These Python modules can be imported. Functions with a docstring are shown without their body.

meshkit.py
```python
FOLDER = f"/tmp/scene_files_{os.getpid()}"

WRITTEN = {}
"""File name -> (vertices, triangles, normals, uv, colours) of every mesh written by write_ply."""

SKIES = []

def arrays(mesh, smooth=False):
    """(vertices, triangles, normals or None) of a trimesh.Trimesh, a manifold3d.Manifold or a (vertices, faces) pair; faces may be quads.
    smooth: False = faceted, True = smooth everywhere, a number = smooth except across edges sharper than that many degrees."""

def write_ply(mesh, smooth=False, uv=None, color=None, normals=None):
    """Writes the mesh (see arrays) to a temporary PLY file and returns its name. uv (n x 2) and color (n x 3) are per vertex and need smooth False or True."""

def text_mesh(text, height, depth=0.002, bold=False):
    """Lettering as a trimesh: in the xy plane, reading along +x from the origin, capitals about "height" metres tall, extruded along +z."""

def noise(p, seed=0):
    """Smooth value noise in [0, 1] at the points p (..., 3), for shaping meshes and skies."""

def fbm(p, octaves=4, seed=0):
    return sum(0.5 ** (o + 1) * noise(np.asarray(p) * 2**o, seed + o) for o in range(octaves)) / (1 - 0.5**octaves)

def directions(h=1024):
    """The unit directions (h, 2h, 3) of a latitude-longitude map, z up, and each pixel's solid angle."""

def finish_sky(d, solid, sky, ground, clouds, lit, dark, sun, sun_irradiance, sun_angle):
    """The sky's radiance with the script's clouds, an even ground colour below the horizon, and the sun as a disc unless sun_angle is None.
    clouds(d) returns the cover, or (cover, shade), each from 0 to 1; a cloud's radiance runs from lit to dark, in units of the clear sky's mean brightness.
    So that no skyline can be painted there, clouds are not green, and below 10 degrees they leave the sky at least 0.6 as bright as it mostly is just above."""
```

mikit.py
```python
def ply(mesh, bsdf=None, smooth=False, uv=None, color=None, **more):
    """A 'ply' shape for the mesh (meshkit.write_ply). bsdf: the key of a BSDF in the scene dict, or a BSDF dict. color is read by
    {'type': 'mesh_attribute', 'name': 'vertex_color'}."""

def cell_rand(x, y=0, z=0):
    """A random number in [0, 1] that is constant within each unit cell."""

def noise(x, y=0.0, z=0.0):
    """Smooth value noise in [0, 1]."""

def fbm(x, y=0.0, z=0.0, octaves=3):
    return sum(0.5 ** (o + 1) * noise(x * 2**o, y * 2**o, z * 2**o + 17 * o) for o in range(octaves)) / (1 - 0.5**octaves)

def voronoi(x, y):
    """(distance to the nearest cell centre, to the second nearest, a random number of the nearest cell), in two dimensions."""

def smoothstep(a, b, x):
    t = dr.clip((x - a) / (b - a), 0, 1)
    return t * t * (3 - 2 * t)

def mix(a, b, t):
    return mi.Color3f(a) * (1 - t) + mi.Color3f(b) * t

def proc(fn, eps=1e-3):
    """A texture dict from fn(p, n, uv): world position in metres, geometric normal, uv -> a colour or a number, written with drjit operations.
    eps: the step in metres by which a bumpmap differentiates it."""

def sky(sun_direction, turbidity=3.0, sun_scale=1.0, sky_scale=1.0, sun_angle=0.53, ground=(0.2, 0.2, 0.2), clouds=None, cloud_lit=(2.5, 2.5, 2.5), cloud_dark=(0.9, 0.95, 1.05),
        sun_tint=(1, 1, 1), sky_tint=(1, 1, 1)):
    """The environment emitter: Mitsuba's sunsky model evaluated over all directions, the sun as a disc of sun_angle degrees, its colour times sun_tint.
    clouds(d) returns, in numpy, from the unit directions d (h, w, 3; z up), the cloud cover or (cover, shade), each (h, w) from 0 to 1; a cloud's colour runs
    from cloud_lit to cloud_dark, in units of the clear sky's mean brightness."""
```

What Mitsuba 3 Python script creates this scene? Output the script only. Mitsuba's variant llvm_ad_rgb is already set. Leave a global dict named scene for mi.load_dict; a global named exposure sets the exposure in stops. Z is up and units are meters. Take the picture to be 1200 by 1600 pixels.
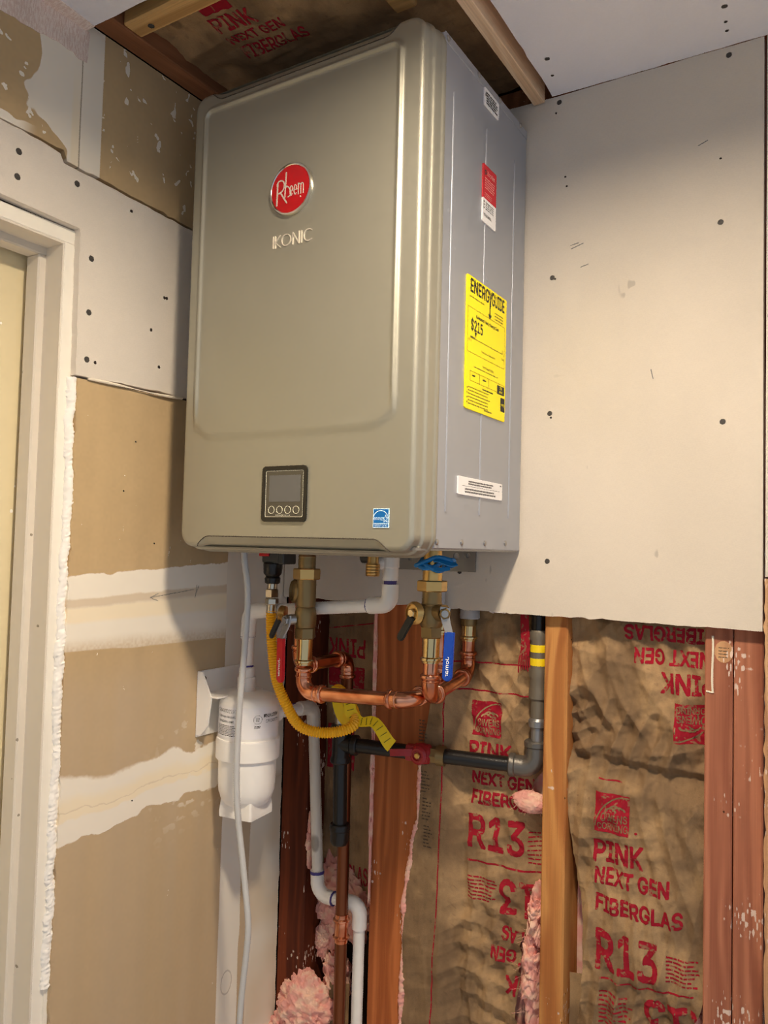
import math, random
import numpy as np, trimesh, drjit as dr, mitsuba as mi
import manifold3d as m3
import shapely.geometry as sg
from shapely import affinity
from shapely.ops import unary_union
from scipy.interpolate import CubicSpline
import mikit, meshkit
from mikit import noise, fbm, smoothstep, mix, voronoi, cell_rand

T = mi.ScalarTransform4f
rng = np.random.default_rng(7)
scene, labels = {}, {}

# ------------------------------------------------------------------ camera, light, exposure
CAM = np.array([0.89915, -1.21002, 1.65092])
FWD = np.array([-0.52608, 0.84927, 0.04445]); UP = np.array([0.001843, -0.051129, 0.998690])
FOCAL = 1223.56
scene['camera'] = {'type': 'perspective', 'fov': 2 * math.degrees(math.atan(600 / FOCAL)), 'fov_axis': 'x', 'near_clip': 0.05, 'far_clip': 100.0,
                   'to_world': T().look_at(origin=CAM.tolist(), target=(CAM + FWD).tolist(), up=UP.tolist())}
exposure = 0.38
scene['daylight'] = mikit.sky((0.3, -0.8, 0.5), sun_scale=0.0, sky_scale=3.4, sky_tint=(0.90, 1.0, 1.12), ground=(0.84, 0.90, 0.95), sun_angle=None,
                              clouds=lambda d: (0.85 + 0 * d[..., 0], 0.5 + 0 * d[..., 0]), cloud_lit=(1.05, 1.05, 1.12), cloud_dark=(0.95, 0.95, 0.95))
LAMP_POS, LAMP_POWER = (0.70, -0.74), (480.0, 400.0, 304.0)

# ------------------------------------------------------------------ materials
def rgb(*c): return {'type': 'rgb', 'value': [float(v) for v in c]}
def srgb(r, g, b):
    return [((v / 255) / 12.92 if v / 255 <= 0.04045 else ((v / 255 + 0.055) / 1.055) ** 2.4) for v in (r, g, b)]
def mat(key, color, rough=0.6, metal=0.0, spec=0.5, **more):
    c = color if isinstance(color, dict) else rgb(*color)
    scene[key] = {'type': 'twosided', 'bsdf': {'type': 'principled', 'base_color': c, 'roughness': rough, 'metallic': metal, 'specular': spec, **more}}
    return key
def bumped(key, color, fn, scale, rough=0.8, metal=0.0, spec=0.3, eps=1e-3):
    c = color if isinstance(color, dict) else rgb(*color)
    scene[key] = {'type': 'twosided', 'bsdf': {'type': 'bumpmap', 'arbitrary': mikit.proc(fn, eps), 'scale': scale,
                  'bsdf': {'type': 'principled', 'base_color': c, 'roughness': rough, 'metallic': metal, 'specular': spec}}}
    return key
V = lambda c: mi.Color3f(*[float(x) for x in c])

GREY_PAPER, PATCH, CEIL = srgb(206, 196, 182), srgb(212, 203, 190), srgb(226, 224, 228)
BROWN = srgb(184, 159, 121); PLASTER = srgb(232, 224, 208); CREAM = srgb(234, 220, 192); BEIGE = srgb(205, 186, 158)

def grey_paper_fn(base):
    def fn(p, n, uv):
        mott = fbm(p.x * 9 + p.y * 9, p.z * 7 + p.y * 4, 3.1, octaves=4)
        fine = noise(p.x * 700, p.y * 700, p.z * 700)
        c = V(base) * (0.93 + 0.12 * mott + 0.05 * fine - 0.02)
        sc = noise(p.x * 130 + 9, p.z * 60 + p.y * 130, 4.0) * noise(p.x * 17, p.z * 17 + p.y * 17, 1.0)
        return mix(c, V(base) * 0.6, smoothstep(0.74, 0.84, sc) * 0.6)
    return fn
mat('mat_grey_drywall', mikit.proc(grey_paper_fn(GREY_PAPER)), 0.9, spec=0.1)
mat('mat_patch_drywall', mikit.proc(grey_paper_fn(PATCH)), 0.9, spec=0.1)
mat('mat_ceiling_drywall', mikit.proc(grey_paper_fn(CEIL)), 0.9, spec=0.1)

def left_wall_fn(p, n, uv):
    y, z = p.y, p.z
    w = noise(y * 22, z * 22, 1.7) - 0.5
    w2 = noise(y * 70, z * 70, 5.2) - 0.5
    w3 = noise(y * 240, z * 240, 2.2) - 0.5
    streak = fbm(y * 34, z * 2.0, 7.0, octaves=3)
    c = V(BROWN) * (0.90 + 0.11 * streak + 0.12 * fbm(y * 12, z * 12, 0.5) + 0.05 * w3)
    dust = smoothstep(1.50, 1.40, z) * (0.38 + 0.5 * (fbm(y * 26, z * 1.3, 3.0, octaves=3) - 0.5))
    c = mix(c, V(srgb(188, 170, 147)), dr.clip(dust, 0, 1))
    # specks of dried compound, denser near the ceiling
    dens = dr.select(z > 2.19, 0.14, 0.014)
    vx, vz = y * 62, z * 62
    d1, _, r = voronoi(vx * 1.3 + 1.2 * w2, vz + 1.6 * w2 + 0.8 * w3)
    c = mix(c, V(PLASTER), dr.select((r < dens) & (d1 < 0.05 + 2.8 * r), 1.0, 0.0))
    t = (y + 0.4884) / 0.325
    # wide joint above
    top, bot = 1.594 + 0.022 * t + 0.018 * w + 0.004 * w2 + 0.0015 * w3, 1.487 - 0.006 * t + 0.007 * w
    b1 = smoothstep(-0.0012, 0.0012, z - bot) * smoothstep(-0.0012, 0.0012, top - z)
    s = (z - bot) / (top - bot) + 0.10 * w
    tone = mix(V(PLASTER), V(CREAM), smoothstep(0.35, 0.42, s) * smoothstep(0.62, 0.56, s))
    tone = mix(tone, V(BEIGE), smoothstep(0.56, 0.62, s) * smoothstep(0.72, 0.69, s) * 0.8)
    tone = mix(tone, V(BEIGE) * 0.95, smoothstep(0.22, 0.0, s) * (0.55 + 0.45 * noise(y * 300, z * 300, 1.0)))
    c = mix(c, tone, b1)
    # joint below, running uphill
    t2 = (y + 0.4874) / 0.307
    top2 = 1.300 - 0.004 * t2 + 0.034 * w + 0.006 * w2 + 0.002 * w3; bot2 = 1.212 + 0.014 * t2 + 0.022 * w + 0.008 * w2 + 0.002 * w3
    b2 = smoothstep(-0.0012, 0.0012, z - bot2) * smoothstep(-0.008 * (1 - t2) - 0.001, 0.0012, top2 - z)
    s2 = (z - bot2) / (top2 - bot2) + 0.08 * w
    tone2 = mix(V(PLASTER), V(CREAM), smoothstep(0.36, 0.42, s2) * smoothstep(0.85, 0.6, s2))
    tone2 = mix(tone2, V(BEIGE) * 0.9, smoothstep(0.02, 0.0, dr.abs(s2 - 0.52)) * 0.4)
    c = mix(c, tone2, b2 * dr.select(y > -0.52, 1.0, 0.0))
    # thin smears
    sm = smoothstep(0.62, 0.72, fbm(y * 60, z * 90, 3.0)) * smoothstep(0.12, 0.02, dr.abs(z - 1.19 - 0.10 * t2)) * smoothstep(-0.35, -0.22, y)
    c = mix(c, V(PLASTER), 0.7 * sm)
    # corner coats: full width above, two bands below
    up = smoothstep(1.18, 1.22, z)
    e0 = -0.158 + 0.004 * w + 0.012 * (1.6 - z)
    corner_up = smoothstep(-0.001, 0.001, y - e0)
    band_a = smoothstep(-0.001, 0.001, y + 0.150 + 0.002 * w) * smoothstep(-0.001, 0.001, -0.096 + 0.004 * w - y)
    band_b = smoothstep(-0.001, 0.001, y + 0.074 + 0.006 * w)
    cc = dr.maximum(corner_up * up, (1 - up) * dr.maximum(band_a, band_b))
    ctone = mix(V(PLASTER) * 0.93, V(BEIGE) * 1.02, (1 - up) * band_b * (0.5 + w))
    scrib = smoothstep(0.0016, 0.0006, dr.abs(dr.sqrt(dr.square(y + 0.125) + dr.square((z - 0.865) * 0.7)) - 0.014 - 0.004 * w))
    ctone = mix(ctone, V(BEIGE) * 0.4, scrib * (1 - up) * 0.4)
    c = mix(c, ctone, cc * dr.select(z < 1.88, 1.0, 0.0))
    # upper wall: plaster coat with a cracked seam
    el = -0.572 + 0.045 * w + 0.010 * w2 + 0.045 * smoothstep(2.245, 2.205, z)
    pl = smoothstep(-0.001, 0.001, y - el) * smoothstep(-0.001, 0.001, -0.4630 - y) * dr.select(z > 2.17, 1.0, 0.0)
    ptone = mix(V(PLASTER), V(CREAM), smoothstep(-0.516, -0.512, y) * smoothstep(-0.499, -0.502, y) * smoothstep(2.36, 2.25, z) * 0.8)
    ptone = mix(ptone, V(BEIGE) * 0.45, smoothstep(0.0016, 0.0005, dr.abs(y + 0.4995 + 0.002 * w)) * 0.8)
    c = mix(c, ptone * (0.95 + 0.1 * w), pl)
    ragged = smoothstep(-0.001, 0.001, 2.222 + 0.02 * w + 0.01 * w2 - z) * smoothstep(-0.565, -0.60, y) * dr.select(z > 2.17, 1.0, 0.0)
    return mix(c, V(PLASTER), ragged)
mat('mat_brown_drywall', mikit.proc(left_wall_fn), 0.9, spec=0.1)

def tape_fn(p, n, uv):
    h = noise(p.y * 1500, p.z * 200 + p.x * 200, 2.0)
    return mix(V(srgb(212, 190, 178)), V(srgb(226, 212, 202)), smoothstep(0.35, 0.65, h)) * (0.9 + 0.2 * noise(p.y * 30, p.z * 30, 1.0))
mat('mat_mesh_tape', mikit.proc(tape_fn), 0.95, spec=0.1)
def paint_fn(base, fleck):
    def fn(p, n, uv):
        c = V(base) * (0.93 + 0.1 * fbm(p.x * 20, p.y * 20, p.z * 3))
        d, _, r = voronoi(p.y * 60 + p.x * 40, p.z * 60)
        return mix(c, V(fleck), dr.select((r < 0.02) & (d < 0.05 + 5 * r), 1.0, 0.0))
    return fn
mat('mat_jamb_paint', mikit.proc(paint_fn(srgb(214, 205, 190), srgb(150, 140, 125))), 0.7, spec=0.25)
mat('mat_jamb_edge', srgb(232, 226, 212), 0.8, spec=0.2)
mat('mat_door_paint', mikit.proc(paint_fn(srgb(220, 205, 165), srgb(245, 240, 230))), 0.6, spec=0.3)
mat('mat_foam', srgb(240, 236, 228), 0.95, spec=0.1)
mat('mat_torn_paper', srgb(225, 215, 195), 0.9, spec=0.1)

def wood_fn(c1, c2, axis, spot=0.5, ring=70.0):
    def fn(p, n, uv):
        a, u, v = {'z': (p.z, p.x, p.y), 'x': (p.x, p.y, p.z), 'y': (p.y, p.x, p.z)}[axis]
        wob = fbm(u * 14, v * 14, a * 2.2) - 0.5
        g = noise(u * ring * 2 + wob * 9, v * 40 + wob * 5, a * 1.2)
        f = noise(u * 900, v * 900, a * 14)
        c = mix(V(c1), V(c2), smoothstep(0.2, 0.8, g)) * (0.84 + 0.22 * f)
        k = noise(u * 5 + 3, v * 5, a * 2.5)
        c = c * (0.86 + 0.28 * k)
        d, _, r = voronoi(u * 55 + v * 55, a * 40)
        c = mix(c, V(srgb(60, 35, 22)), dr.select((r > 0.985) & (d < 0.07), 0.9, 0.0))
        sp = noise(u * 420, v * 420, a * 110) * noise(u * 30 + 7, v * 30, a * 14)
        return mix(c, V(srgb(222, 205, 192)), smoothstep(spot, spot + 0.1, sp) * 0.75)
    return fn
mat('mat_wood_dark', mikit.proc(wood_fn(srgb(112, 54, 30), srgb(78, 36, 22), 'z', 0.50)), 0.75, spec=0.15)
mat('mat_wood_board', mikit.proc(wood_fn(srgb(186, 110, 62), srgb(154, 84, 44), 'z', 0.60)), 0.7, spec=0.2)
mat('mat_wood_orange', mikit.proc(wood_fn(srgb(200, 142, 82), srgb(166, 104, 56), 'z', 0.62)), 0.7, spec=0.2)
mat('mat_wood_red', mikit.proc(wood_fn(srgb(174, 114, 88), srgb(142, 86, 66), 'z', 0.47)), 0.8, spec=0.15)
mat('mat_wood_tan', mikit.proc(wood_fn(srgb(206, 164, 122), srgb(178, 132, 96), 'z', 0.45)), 0.8, spec=0.15)
mat('mat_wood_joist', mikit.proc(wood_fn(srgb(205, 165, 108), srgb(176, 134, 82), 'x', 0.7)), 0.75, spec=0.2)
mat('mat_wood_plate', mikit.proc(wood_fn(srgb(160, 108, 74), srgb(130, 84, 54), 'y', 0.7)), 0.75, spec=0.2)
mat('mat_wood_furring', mikit.proc(wood_fn(srgb(234, 206, 174), srgb(220, 186, 150), 'y', 0.8)), 0.75, spec=0.2)
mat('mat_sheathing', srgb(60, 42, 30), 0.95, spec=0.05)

def kraft_fn(p, n, uv):
    m = fbm(p.x * 16, p.z * 16 + p.y * 16, 2.0, octaves=4)
    f = noise(p.x * 260, p.z * 60 + p.y * 60, 3.0)
    c = mix(V(srgb(164, 134, 98)), V(srgb(124, 100, 74)), smoothstep(0.3, 0.7, m)) * (0.93 + 0.12 * f)
    st = noise(p.x * 34 + 11, p.z * 34, p.y * 20)
    c = mix(c, V(srgb(96, 74, 52)), smoothstep(0.74, 0.88, st) * 0.5)
    fib = noise(p.x * 900, p.z * 900 + p.y * 900, 1.0)
    sp2 = noise(p.x * 150, p.z * 150 + p.y * 150, 8.0)
    return mix(c, V(srgb(84, 66, 48)), smoothstep(0.84, 0.94, sp2) * 0.22) * (0.93 + 0.14 * fib)
mat('mat_kraft', mikit.proc(kraft_fn), 0.85, spec=0.15)
def print_fn(p, n, uv):
    w = noise(p.x * 130, p.z * 130 + p.y * 90, 1.0) * 0.6 + 0.4 * noise(p.x * 420, p.z * 420 + p.y * 200, 4.0)
    return mix(V(srgb(152, 30, 44)), V(srgb(146, 100, 78)), smoothstep(0.64, 0.78, w))
mat('mat_red_print', mikit.proc(print_fn), 0.85, spec=0.15)
mat('mat_black_print', srgb(84, 70, 56), 0.85, spec=0.1)
def pink_fn(p, n, uv):
    w = fbm(p.x * 60, p.y * 60, p.z * 60)
    return mix(V(srgb(222, 160, 148)), V(srgb(228, 190, 168)), smoothstep(0.4, 0.7, w))
mat('mat_fiberglass', mikit.proc(pink_fn), 1.0, spec=0.0, sheen=0.4)

def heater_bump(p, n, uv): return noise(p.x * 900, p.y * 900, p.z * 900)
bumped('mat_heater_paint', srgb(163, 160, 145), heater_bump, 0.00006, rough=0.40, metal=0.55, spec=0.5)
mat('mat_heater_side', srgb(170, 174, 182), 0.42, metal=0.55)
mat('mat_chrome', srgb(225, 222, 215), 0.12, metal=1.0)
mat('mat_badge_red', srgb(176, 8, 18), 0.25, spec=0.6, clearcoat=0.6)
mat('mat_silver_print', srgb(222, 214, 200), 0.35, metal=0.35)
mat('mat_panel_black', srgb(28, 26, 22), 0.3)
mat('mat_panel_grey', srgb(76, 72, 62), 0.25)
mat('mat_screen', srgb(92, 92, 92), 0.12, spec=0.7)
mat('mat_panel_line', srgb(205, 200, 180), 0.5)
mat('mat_label_yellow', srgb(255, 232, 0), 0.45)
mat('mat_label_white', srgb(235, 233, 232), 0.5)
mat('mat_label_red', srgb(196, 36, 46), 0.45)
mat('mat_label_blue', srgb(0, 98, 168), 0.4)
mat('mat_label_pale', srgb(205, 232, 245), 0.5)
mat('mat_label_pink', srgb(240, 150, 145), 0.5)
mat('mat_ink', srgb(30, 27, 22), 0.6)
mat('mat_ink_grey', srgb(110, 108, 108), 0.6)
mat('mat_ink_olive', srgb(122, 108, 20), 0.6)
mat('mat_seam', srgb(60, 54, 46), 0.6)

def copper_fn(p, n, uv):
    w = fbm(p.x * 40, p.y * 40, p.z * 40)
    return mix(V(srgb(232, 164, 130)), V(srgb(196, 118, 84)), smoothstep(0.35, 0.7, w))
mat('mat_copper', mikit.proc(copper_fn), 0.17, metal=1.0)
mat('mat_copper_old', srgb(122, 72, 46), 0.34, metal=0.9)
mat('mat_brass', srgb(206, 168, 104), 0.30, metal=0.9)
mat('mat_brass_dark', srgb(140, 118, 80), 0.42, metal=0.8)
mat('mat_brass_shiny', srgb(222, 196, 142), 0.16, metal=1.0)
mat('mat_nickel', srgb(196, 186, 168), 0.2, metal=1.0)
mat('mat_steel', srgb(170, 168, 165), 0.3, metal=0.9)
mat('mat_galvanised', srgb(150, 150, 150), 0.4, metal=0.8)
mat('mat_malleable', srgb(112, 108, 102), 0.38, metal=0.7)
def iron_bump(p, n, uv): return noise(p.x * 500, p.y * 500, p.z * 500)
bumped('mat_black_iron', srgb(27, 26, 25), iron_bump, 0.0002, rough=0.30, metal=0.2, spec=0.5)
mat('mat_iron_grey', srgb(120, 112, 98), 0.5, metal=0.5)
mat('mat_pvc', srgb(228, 224, 216), 0.35)
def pvcold_fn(p, n, uv):
    w = noise(p.x * 60, p.y * 60, p.z * 22)
    return mix(V(srgb(218, 210, 196)), V(srgb(120, 108, 94)), smoothstep(0.78, 0.9, w) * 0.7)
mat('mat_pvc_old', mikit.proc(pvcold_fn), 0.4)
mat('mat_primer', srgb(62, 52, 118), 0.5)
mat('mat_white_plastic', srgb(236, 233, 226), 0.32)
mat('mat_cord', srgb(186, 186, 184), 0.45)
mat('mat_yellow_hose', srgb(238, 178, 22), 0.42)
mat('mat_tag', srgb(236, 206, 20), 0.5)
mat('mat_red_grip', srgb(196, 20, 34), 0.35)
mat('mat_blue_grip', srgb(24, 66, 160), 0.35)
mat('mat_red_paint', srgb(150, 30, 36), 0.4)
mat('mat_black_plastic', srgb(34, 36, 36), 0.45)
mat('mat_dark_grey_plastic', srgb(58, 60, 58), 0.5)
mat('mat_blue_plastic', srgb(12, 112, 176), 0.35)
mat('mat_orange_plastic', srgb(206, 82, 28), 0.4)
mat('mat_grey_pex', srgb(166, 166, 166), 0.5)
mat('mat_screw', srgb(58, 54, 50), 0.6, metal=0.0)
mat('mat_hole', srgb(40, 32, 26), 0.9)
mat('mat_concrete', srgb(230, 230, 232), 0.9, spec=0.1)
scene['mat_lamp'] = {'type': 'diffuse', 'reflectance': rgb(0.8, 0.8, 0.8)}

# ------------------------------------------------------------------ mesh helpers
cat = trimesh.util.concatenate
def put(key, mesh, m, smooth=35, **more):
    if isinstance(mesh, list): mesh = cat([x if isinstance(x, trimesh.Trimesh) else tm(x) for x in mesh])
    k, i = key, 0
    while k in scene: i += 1; k = f'{key}_{i:03d}'
    scene[k] = mikit.ply(mesh, m, smooth, **more)
    return k
def say(key, label=None, category=None, group=None, kind=None):
    e = labels.setdefault(key, {})
    for a, b in (('label', label), ('category', category), ('group', group), ('kind', kind)):
        if b: e[a] = b
def tm(man):
    a = man.to_mesh(); return trimesh.Trimesh(a.vert_properties[:, :3], a.tri_verts, process=False)
def box(x0, x1, y0, y1, z0, z1, bev=0.0):
    if bev <= 0:
        b = trimesh.creation.box((x1 - x0, y1 - y0, z1 - z0)); b.apply_translation(((x0 + x1) / 2, (y0 + y1) / 2, (z0 + z1) / 2)); return b
    pts = []
    for x, sx in ((x0, 1), (x1, -1)):
        for y, sy in ((y0, 1), (y1, -1)):
            for z, sz in ((z0, 1), (z1, -1)):
                pts += [(x + sx * bev, y + sy * bev, z), (x + sx * bev, y, z + sz * bev), (x, y + sy * bev, z + sz * bev)]
    return trimesh.Trimesh(pts).convex_hull
def frame(d):
    d = np.asarray(d, float); d = d / np.linalg.norm(d)
    a = np.array([0, 0, 1.0]) if abs(d[2]) < 0.9 else np.array([1.0, 0, 0])
    u = np.cross(a, d); u /= np.linalg.norm(u)
    return u, np.cross(d, u), d
def lathe(profile, origin, axis=(0, 0, 1), n=28, phase=0.0, caps=True):
    """profile: (radius, height along axis)"""
    u, v, w = frame(axis); pr = np.array(profile, float); a = np.arange(n) * 2 * np.pi / n + phase
    ring = np.cos(a)[:, None] * u + np.sin(a)[:, None] * v
    pts = (np.asarray(origin, float) + pr[:, 1][:, None, None] * w + pr[:, 0][:, None, None] * ring[None]).reshape(-1, 3)
    k = len(pr); f = []
    i, j = np.meshgrid(np.arange(k - 1), np.arange(n), indexing='ij'); j2 = (j + 1) % n
    q = np.stack([i * n + j, i * n + j2, (i + 1) * n + j2, (i + 1) * n + j], -1).reshape(-1, 4)
    f = [q[:, [0, 1, 2]], q[:, [0, 2, 3]]]
    pts = np.vstack([pts, np.asarray(origin) + pr[0, 1] * w, np.asarray(origin) + pr[-1, 1] * w]); c0, c1 = len(pts) - 2, len(pts) - 1
    jj = np.arange(n); jn = (jj + 1) % n
    if not caps: return trimesh.Trimesh(pts[:-2], np.vstack(f), process=False)
    f.append(np.stack([np.full(n, c0), jn, jj], -1)); f.append(np.stack([np.full(n, c1), (k - 1) * n + jj, (k - 1) * n + jn], -1))
    return trimesh.Trimesh(pts, np.vstack(f), process=False)
def cyl(p0, p1, r, r1=None, n=24, ch=0.0):
    p0, p1 = np.array(p0, float), np.array(p1, float); L = np.linalg.norm(p1 - p0); r1 = r if r1 is None else r1
    pr = [(r, 0), (r1, L)] if ch <= 0 else [(r - ch, 0), (r, ch), (r1, L - ch), (r1 - ch, L)]
    return lathe(pr, p0, p1 - p0, n)
def hexnut(p0, p1, r, ch=0.0015, phase=0.3): 
    p0, p1 = np.array(p0, float), np.array(p1, float); L = np.linalg.norm(p1 - p0)
    return lathe([(r - ch, 0), (r, ch), (r, L - ch), (r - ch, L)], p0, p1 - p0, 6, phase)
def bead(c, axis, r, t=0.0022, n=24):
    a = np.linspace(-np.pi / 2, np.pi / 2, 7)
    return lathe([(r - t + t * math.cos(x) * 1.0, t * 1.2 * math.sin(x)) for x in a], c, axis, n)
def sweep(path, radius, n=20, caps=True):
    P = np.asarray(path, float); R = np.broadcast_to(radius, (len(P),))
    t = np.gradient(P, axis=0); t /= np.linalg.norm(t, axis=1, keepdims=True) + 1e-12
    u, _, _ = frame(t[0]); us = [u]
    for i in range(1, len(P)):
        u = us[-1] - t[i] * np.dot(us[-1], t[i]); us.append(u / (np.linalg.norm(u) + 1e-12))
    us = np.array(us); vs = np.cross(t, us); a = np.arange(n) * 2 * np.pi / n
    pts = (P[:, None] + R[:, None, None] * (np.cos(a)[None, :, None] * us[:, None] + np.sin(a)[None, :, None] * vs[:, None])).reshape(-1, 3)
    k = len(P); i, j = np.meshgrid(np.arange(k - 1), np.arange(n), indexing='ij'); j2 = (j + 1) % n
    q = np.stack([i * n + j, i * n + j2, (i + 1) * n + j2, (i + 1) * n + j], -1).reshape(-1, 4); f = [q[:, [0, 1, 2]], q[:, [0, 2, 3]]]
    if caps:
        pts = np.vstack([pts, P[0], P[-1]]); jj = np.arange(n); jn = (jj + 1) % n
        f.append(np.stack([np.full(n, k * n), jn, jj], -1)); f.append(np.stack([np.full(n, k * n + 1), (k - 1) * n + jj, (k - 1) * n + jn], -1))
    return trimesh.Trimesh(pts, np.vstack(f), process=False)
def fillet(points, R, n=10):
    P = [np.array(p, float) for p in points]; out = [P[0]]
    for i in range(1, len(P) - 1):
        a, b, c = P[i - 1], P[i], P[i + 1]; d0 = (a - b) / np.linalg.norm(a - b); d1 = (c - b) / np.linalg.norm(c - b)
        ang = math.acos(np.clip(np.dot(d0, d1), -1, 1)); tl = R / math.tan(ang / 2)
        s, e = b + d0 * tl, b + d1 * tl; mid = b + (d0 + d1) / np.linalg.norm(d0 + d1) * (R / math.sin(ang / 2))
        for k in range(n + 1):
            w = k / n; th = (math.pi - ang); v0, v1 = (s - mid) / R, (e - mid) / R
            out.append(mid + R * (math.sin((1 - w) * th) * v0 + math.sin(w * th) * v1) / math.sin(th))
    return np.array(out + [P[-1]])
def spline(points, n=80):
    P = np.array(points, float); t = np.r_[0, np.cumsum(np.linalg.norm(np.diff(P, axis=0), axis=1))]
    s = CubicSpline(t, P); x = np.linspace(0, t[-1], n); return s(x), t[-1]
def ext(poly, axis, w0, w1):
    """Extrude a shapely polygon given in the two other axes (x: (y,z), y: (x,z), z: (x,y)) between w0 and w1."""
    out = []
    for g in getattr(poly, 'geoms', [poly]):
        m = trimesh.creation.extrude_polygon(g, w1 - w0, engine='earcut'); v = m.vertices; u, q, w = v[:, 0], v[:, 1], v[:, 2] + w0
        f = m.faces
        if axis == 'x': nv = np.stack([w, u, q], 1)
        elif axis == 'y': nv = np.stack([u, w, q], 1); f = f[:, ::-1]
        else: nv = np.stack([u, q, w], 1)
        out.append(trimesh.Trimesh(nv, f, process=False))
    return cat(out)
def ragged(pts, step=0.012, amp=0.0012, r=None):
    """A polyline with small random steps along it."""
    r = r or rng; out = []
    for a, b in zip(pts[:-1], pts[1:]):
        a, b = np.array(a, float), np.array(b, float); L = np.linalg.norm(b - a); k = max(1, int(L / step)); nrm = np.array([-(b - a)[1], (b - a)[0]]) / (L + 1e-9)
        for i in range(k): out.append(a + (b - a) * i / k + nrm * (r.normal() * amp if i else 0))
    return [tuple(p) for p in out] + [tuple(pts[-1])]
def rrect(x0, x1, y0, y1, r, n=6):
    return sg.box(x0 + r, y0 + r, x1 - r, y1 - r).buffer(r, quad_segs=n)
_text = {}
def text2d(text, height, xs=1.0, bold=False):
    """Flat lettering (vertices (n,2), faces), origin at the left of the baseline."""
    k = (text, bold)
    if k not in _text:
        m = meshkit.text_mesh(text, 1.0, 0.1, bold); z = m.vertices[:, 2]; top = (z[m.faces] > 0.05).all(1)
        f = m.faces[top]; u, inv = np.unique(f, return_inverse=True); _text[k] = (m.vertices[u][:, :2].copy(), inv.reshape(-1, 3))
    v, f = _text[k]; v = v * height; v = v * [xs, 1]; return v, f
def text_fit(text, x0, width, z0, height, bold=True):
    v, f = text2d(text, height, 1.0, bold); v = v.copy(); lo, hi = v[:, 0].min(), v[:, 0].max()
    v[:, 0] = x0 + (v[:, 0] - lo) / (hi - lo) * width; v[:, 1] += z0; return v, f
def poly2d(poly):
    vs, fs, o = [], [], 0
    for g in getattr(poly, 'geoms', [poly]):
        v, f = trimesh.creation.triangulate_polygon(g, engine='earcut'); vs.append(v); fs.append(f + o); o += len(v)
    return np.vstack(vs), np.vstack(fs)
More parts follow.
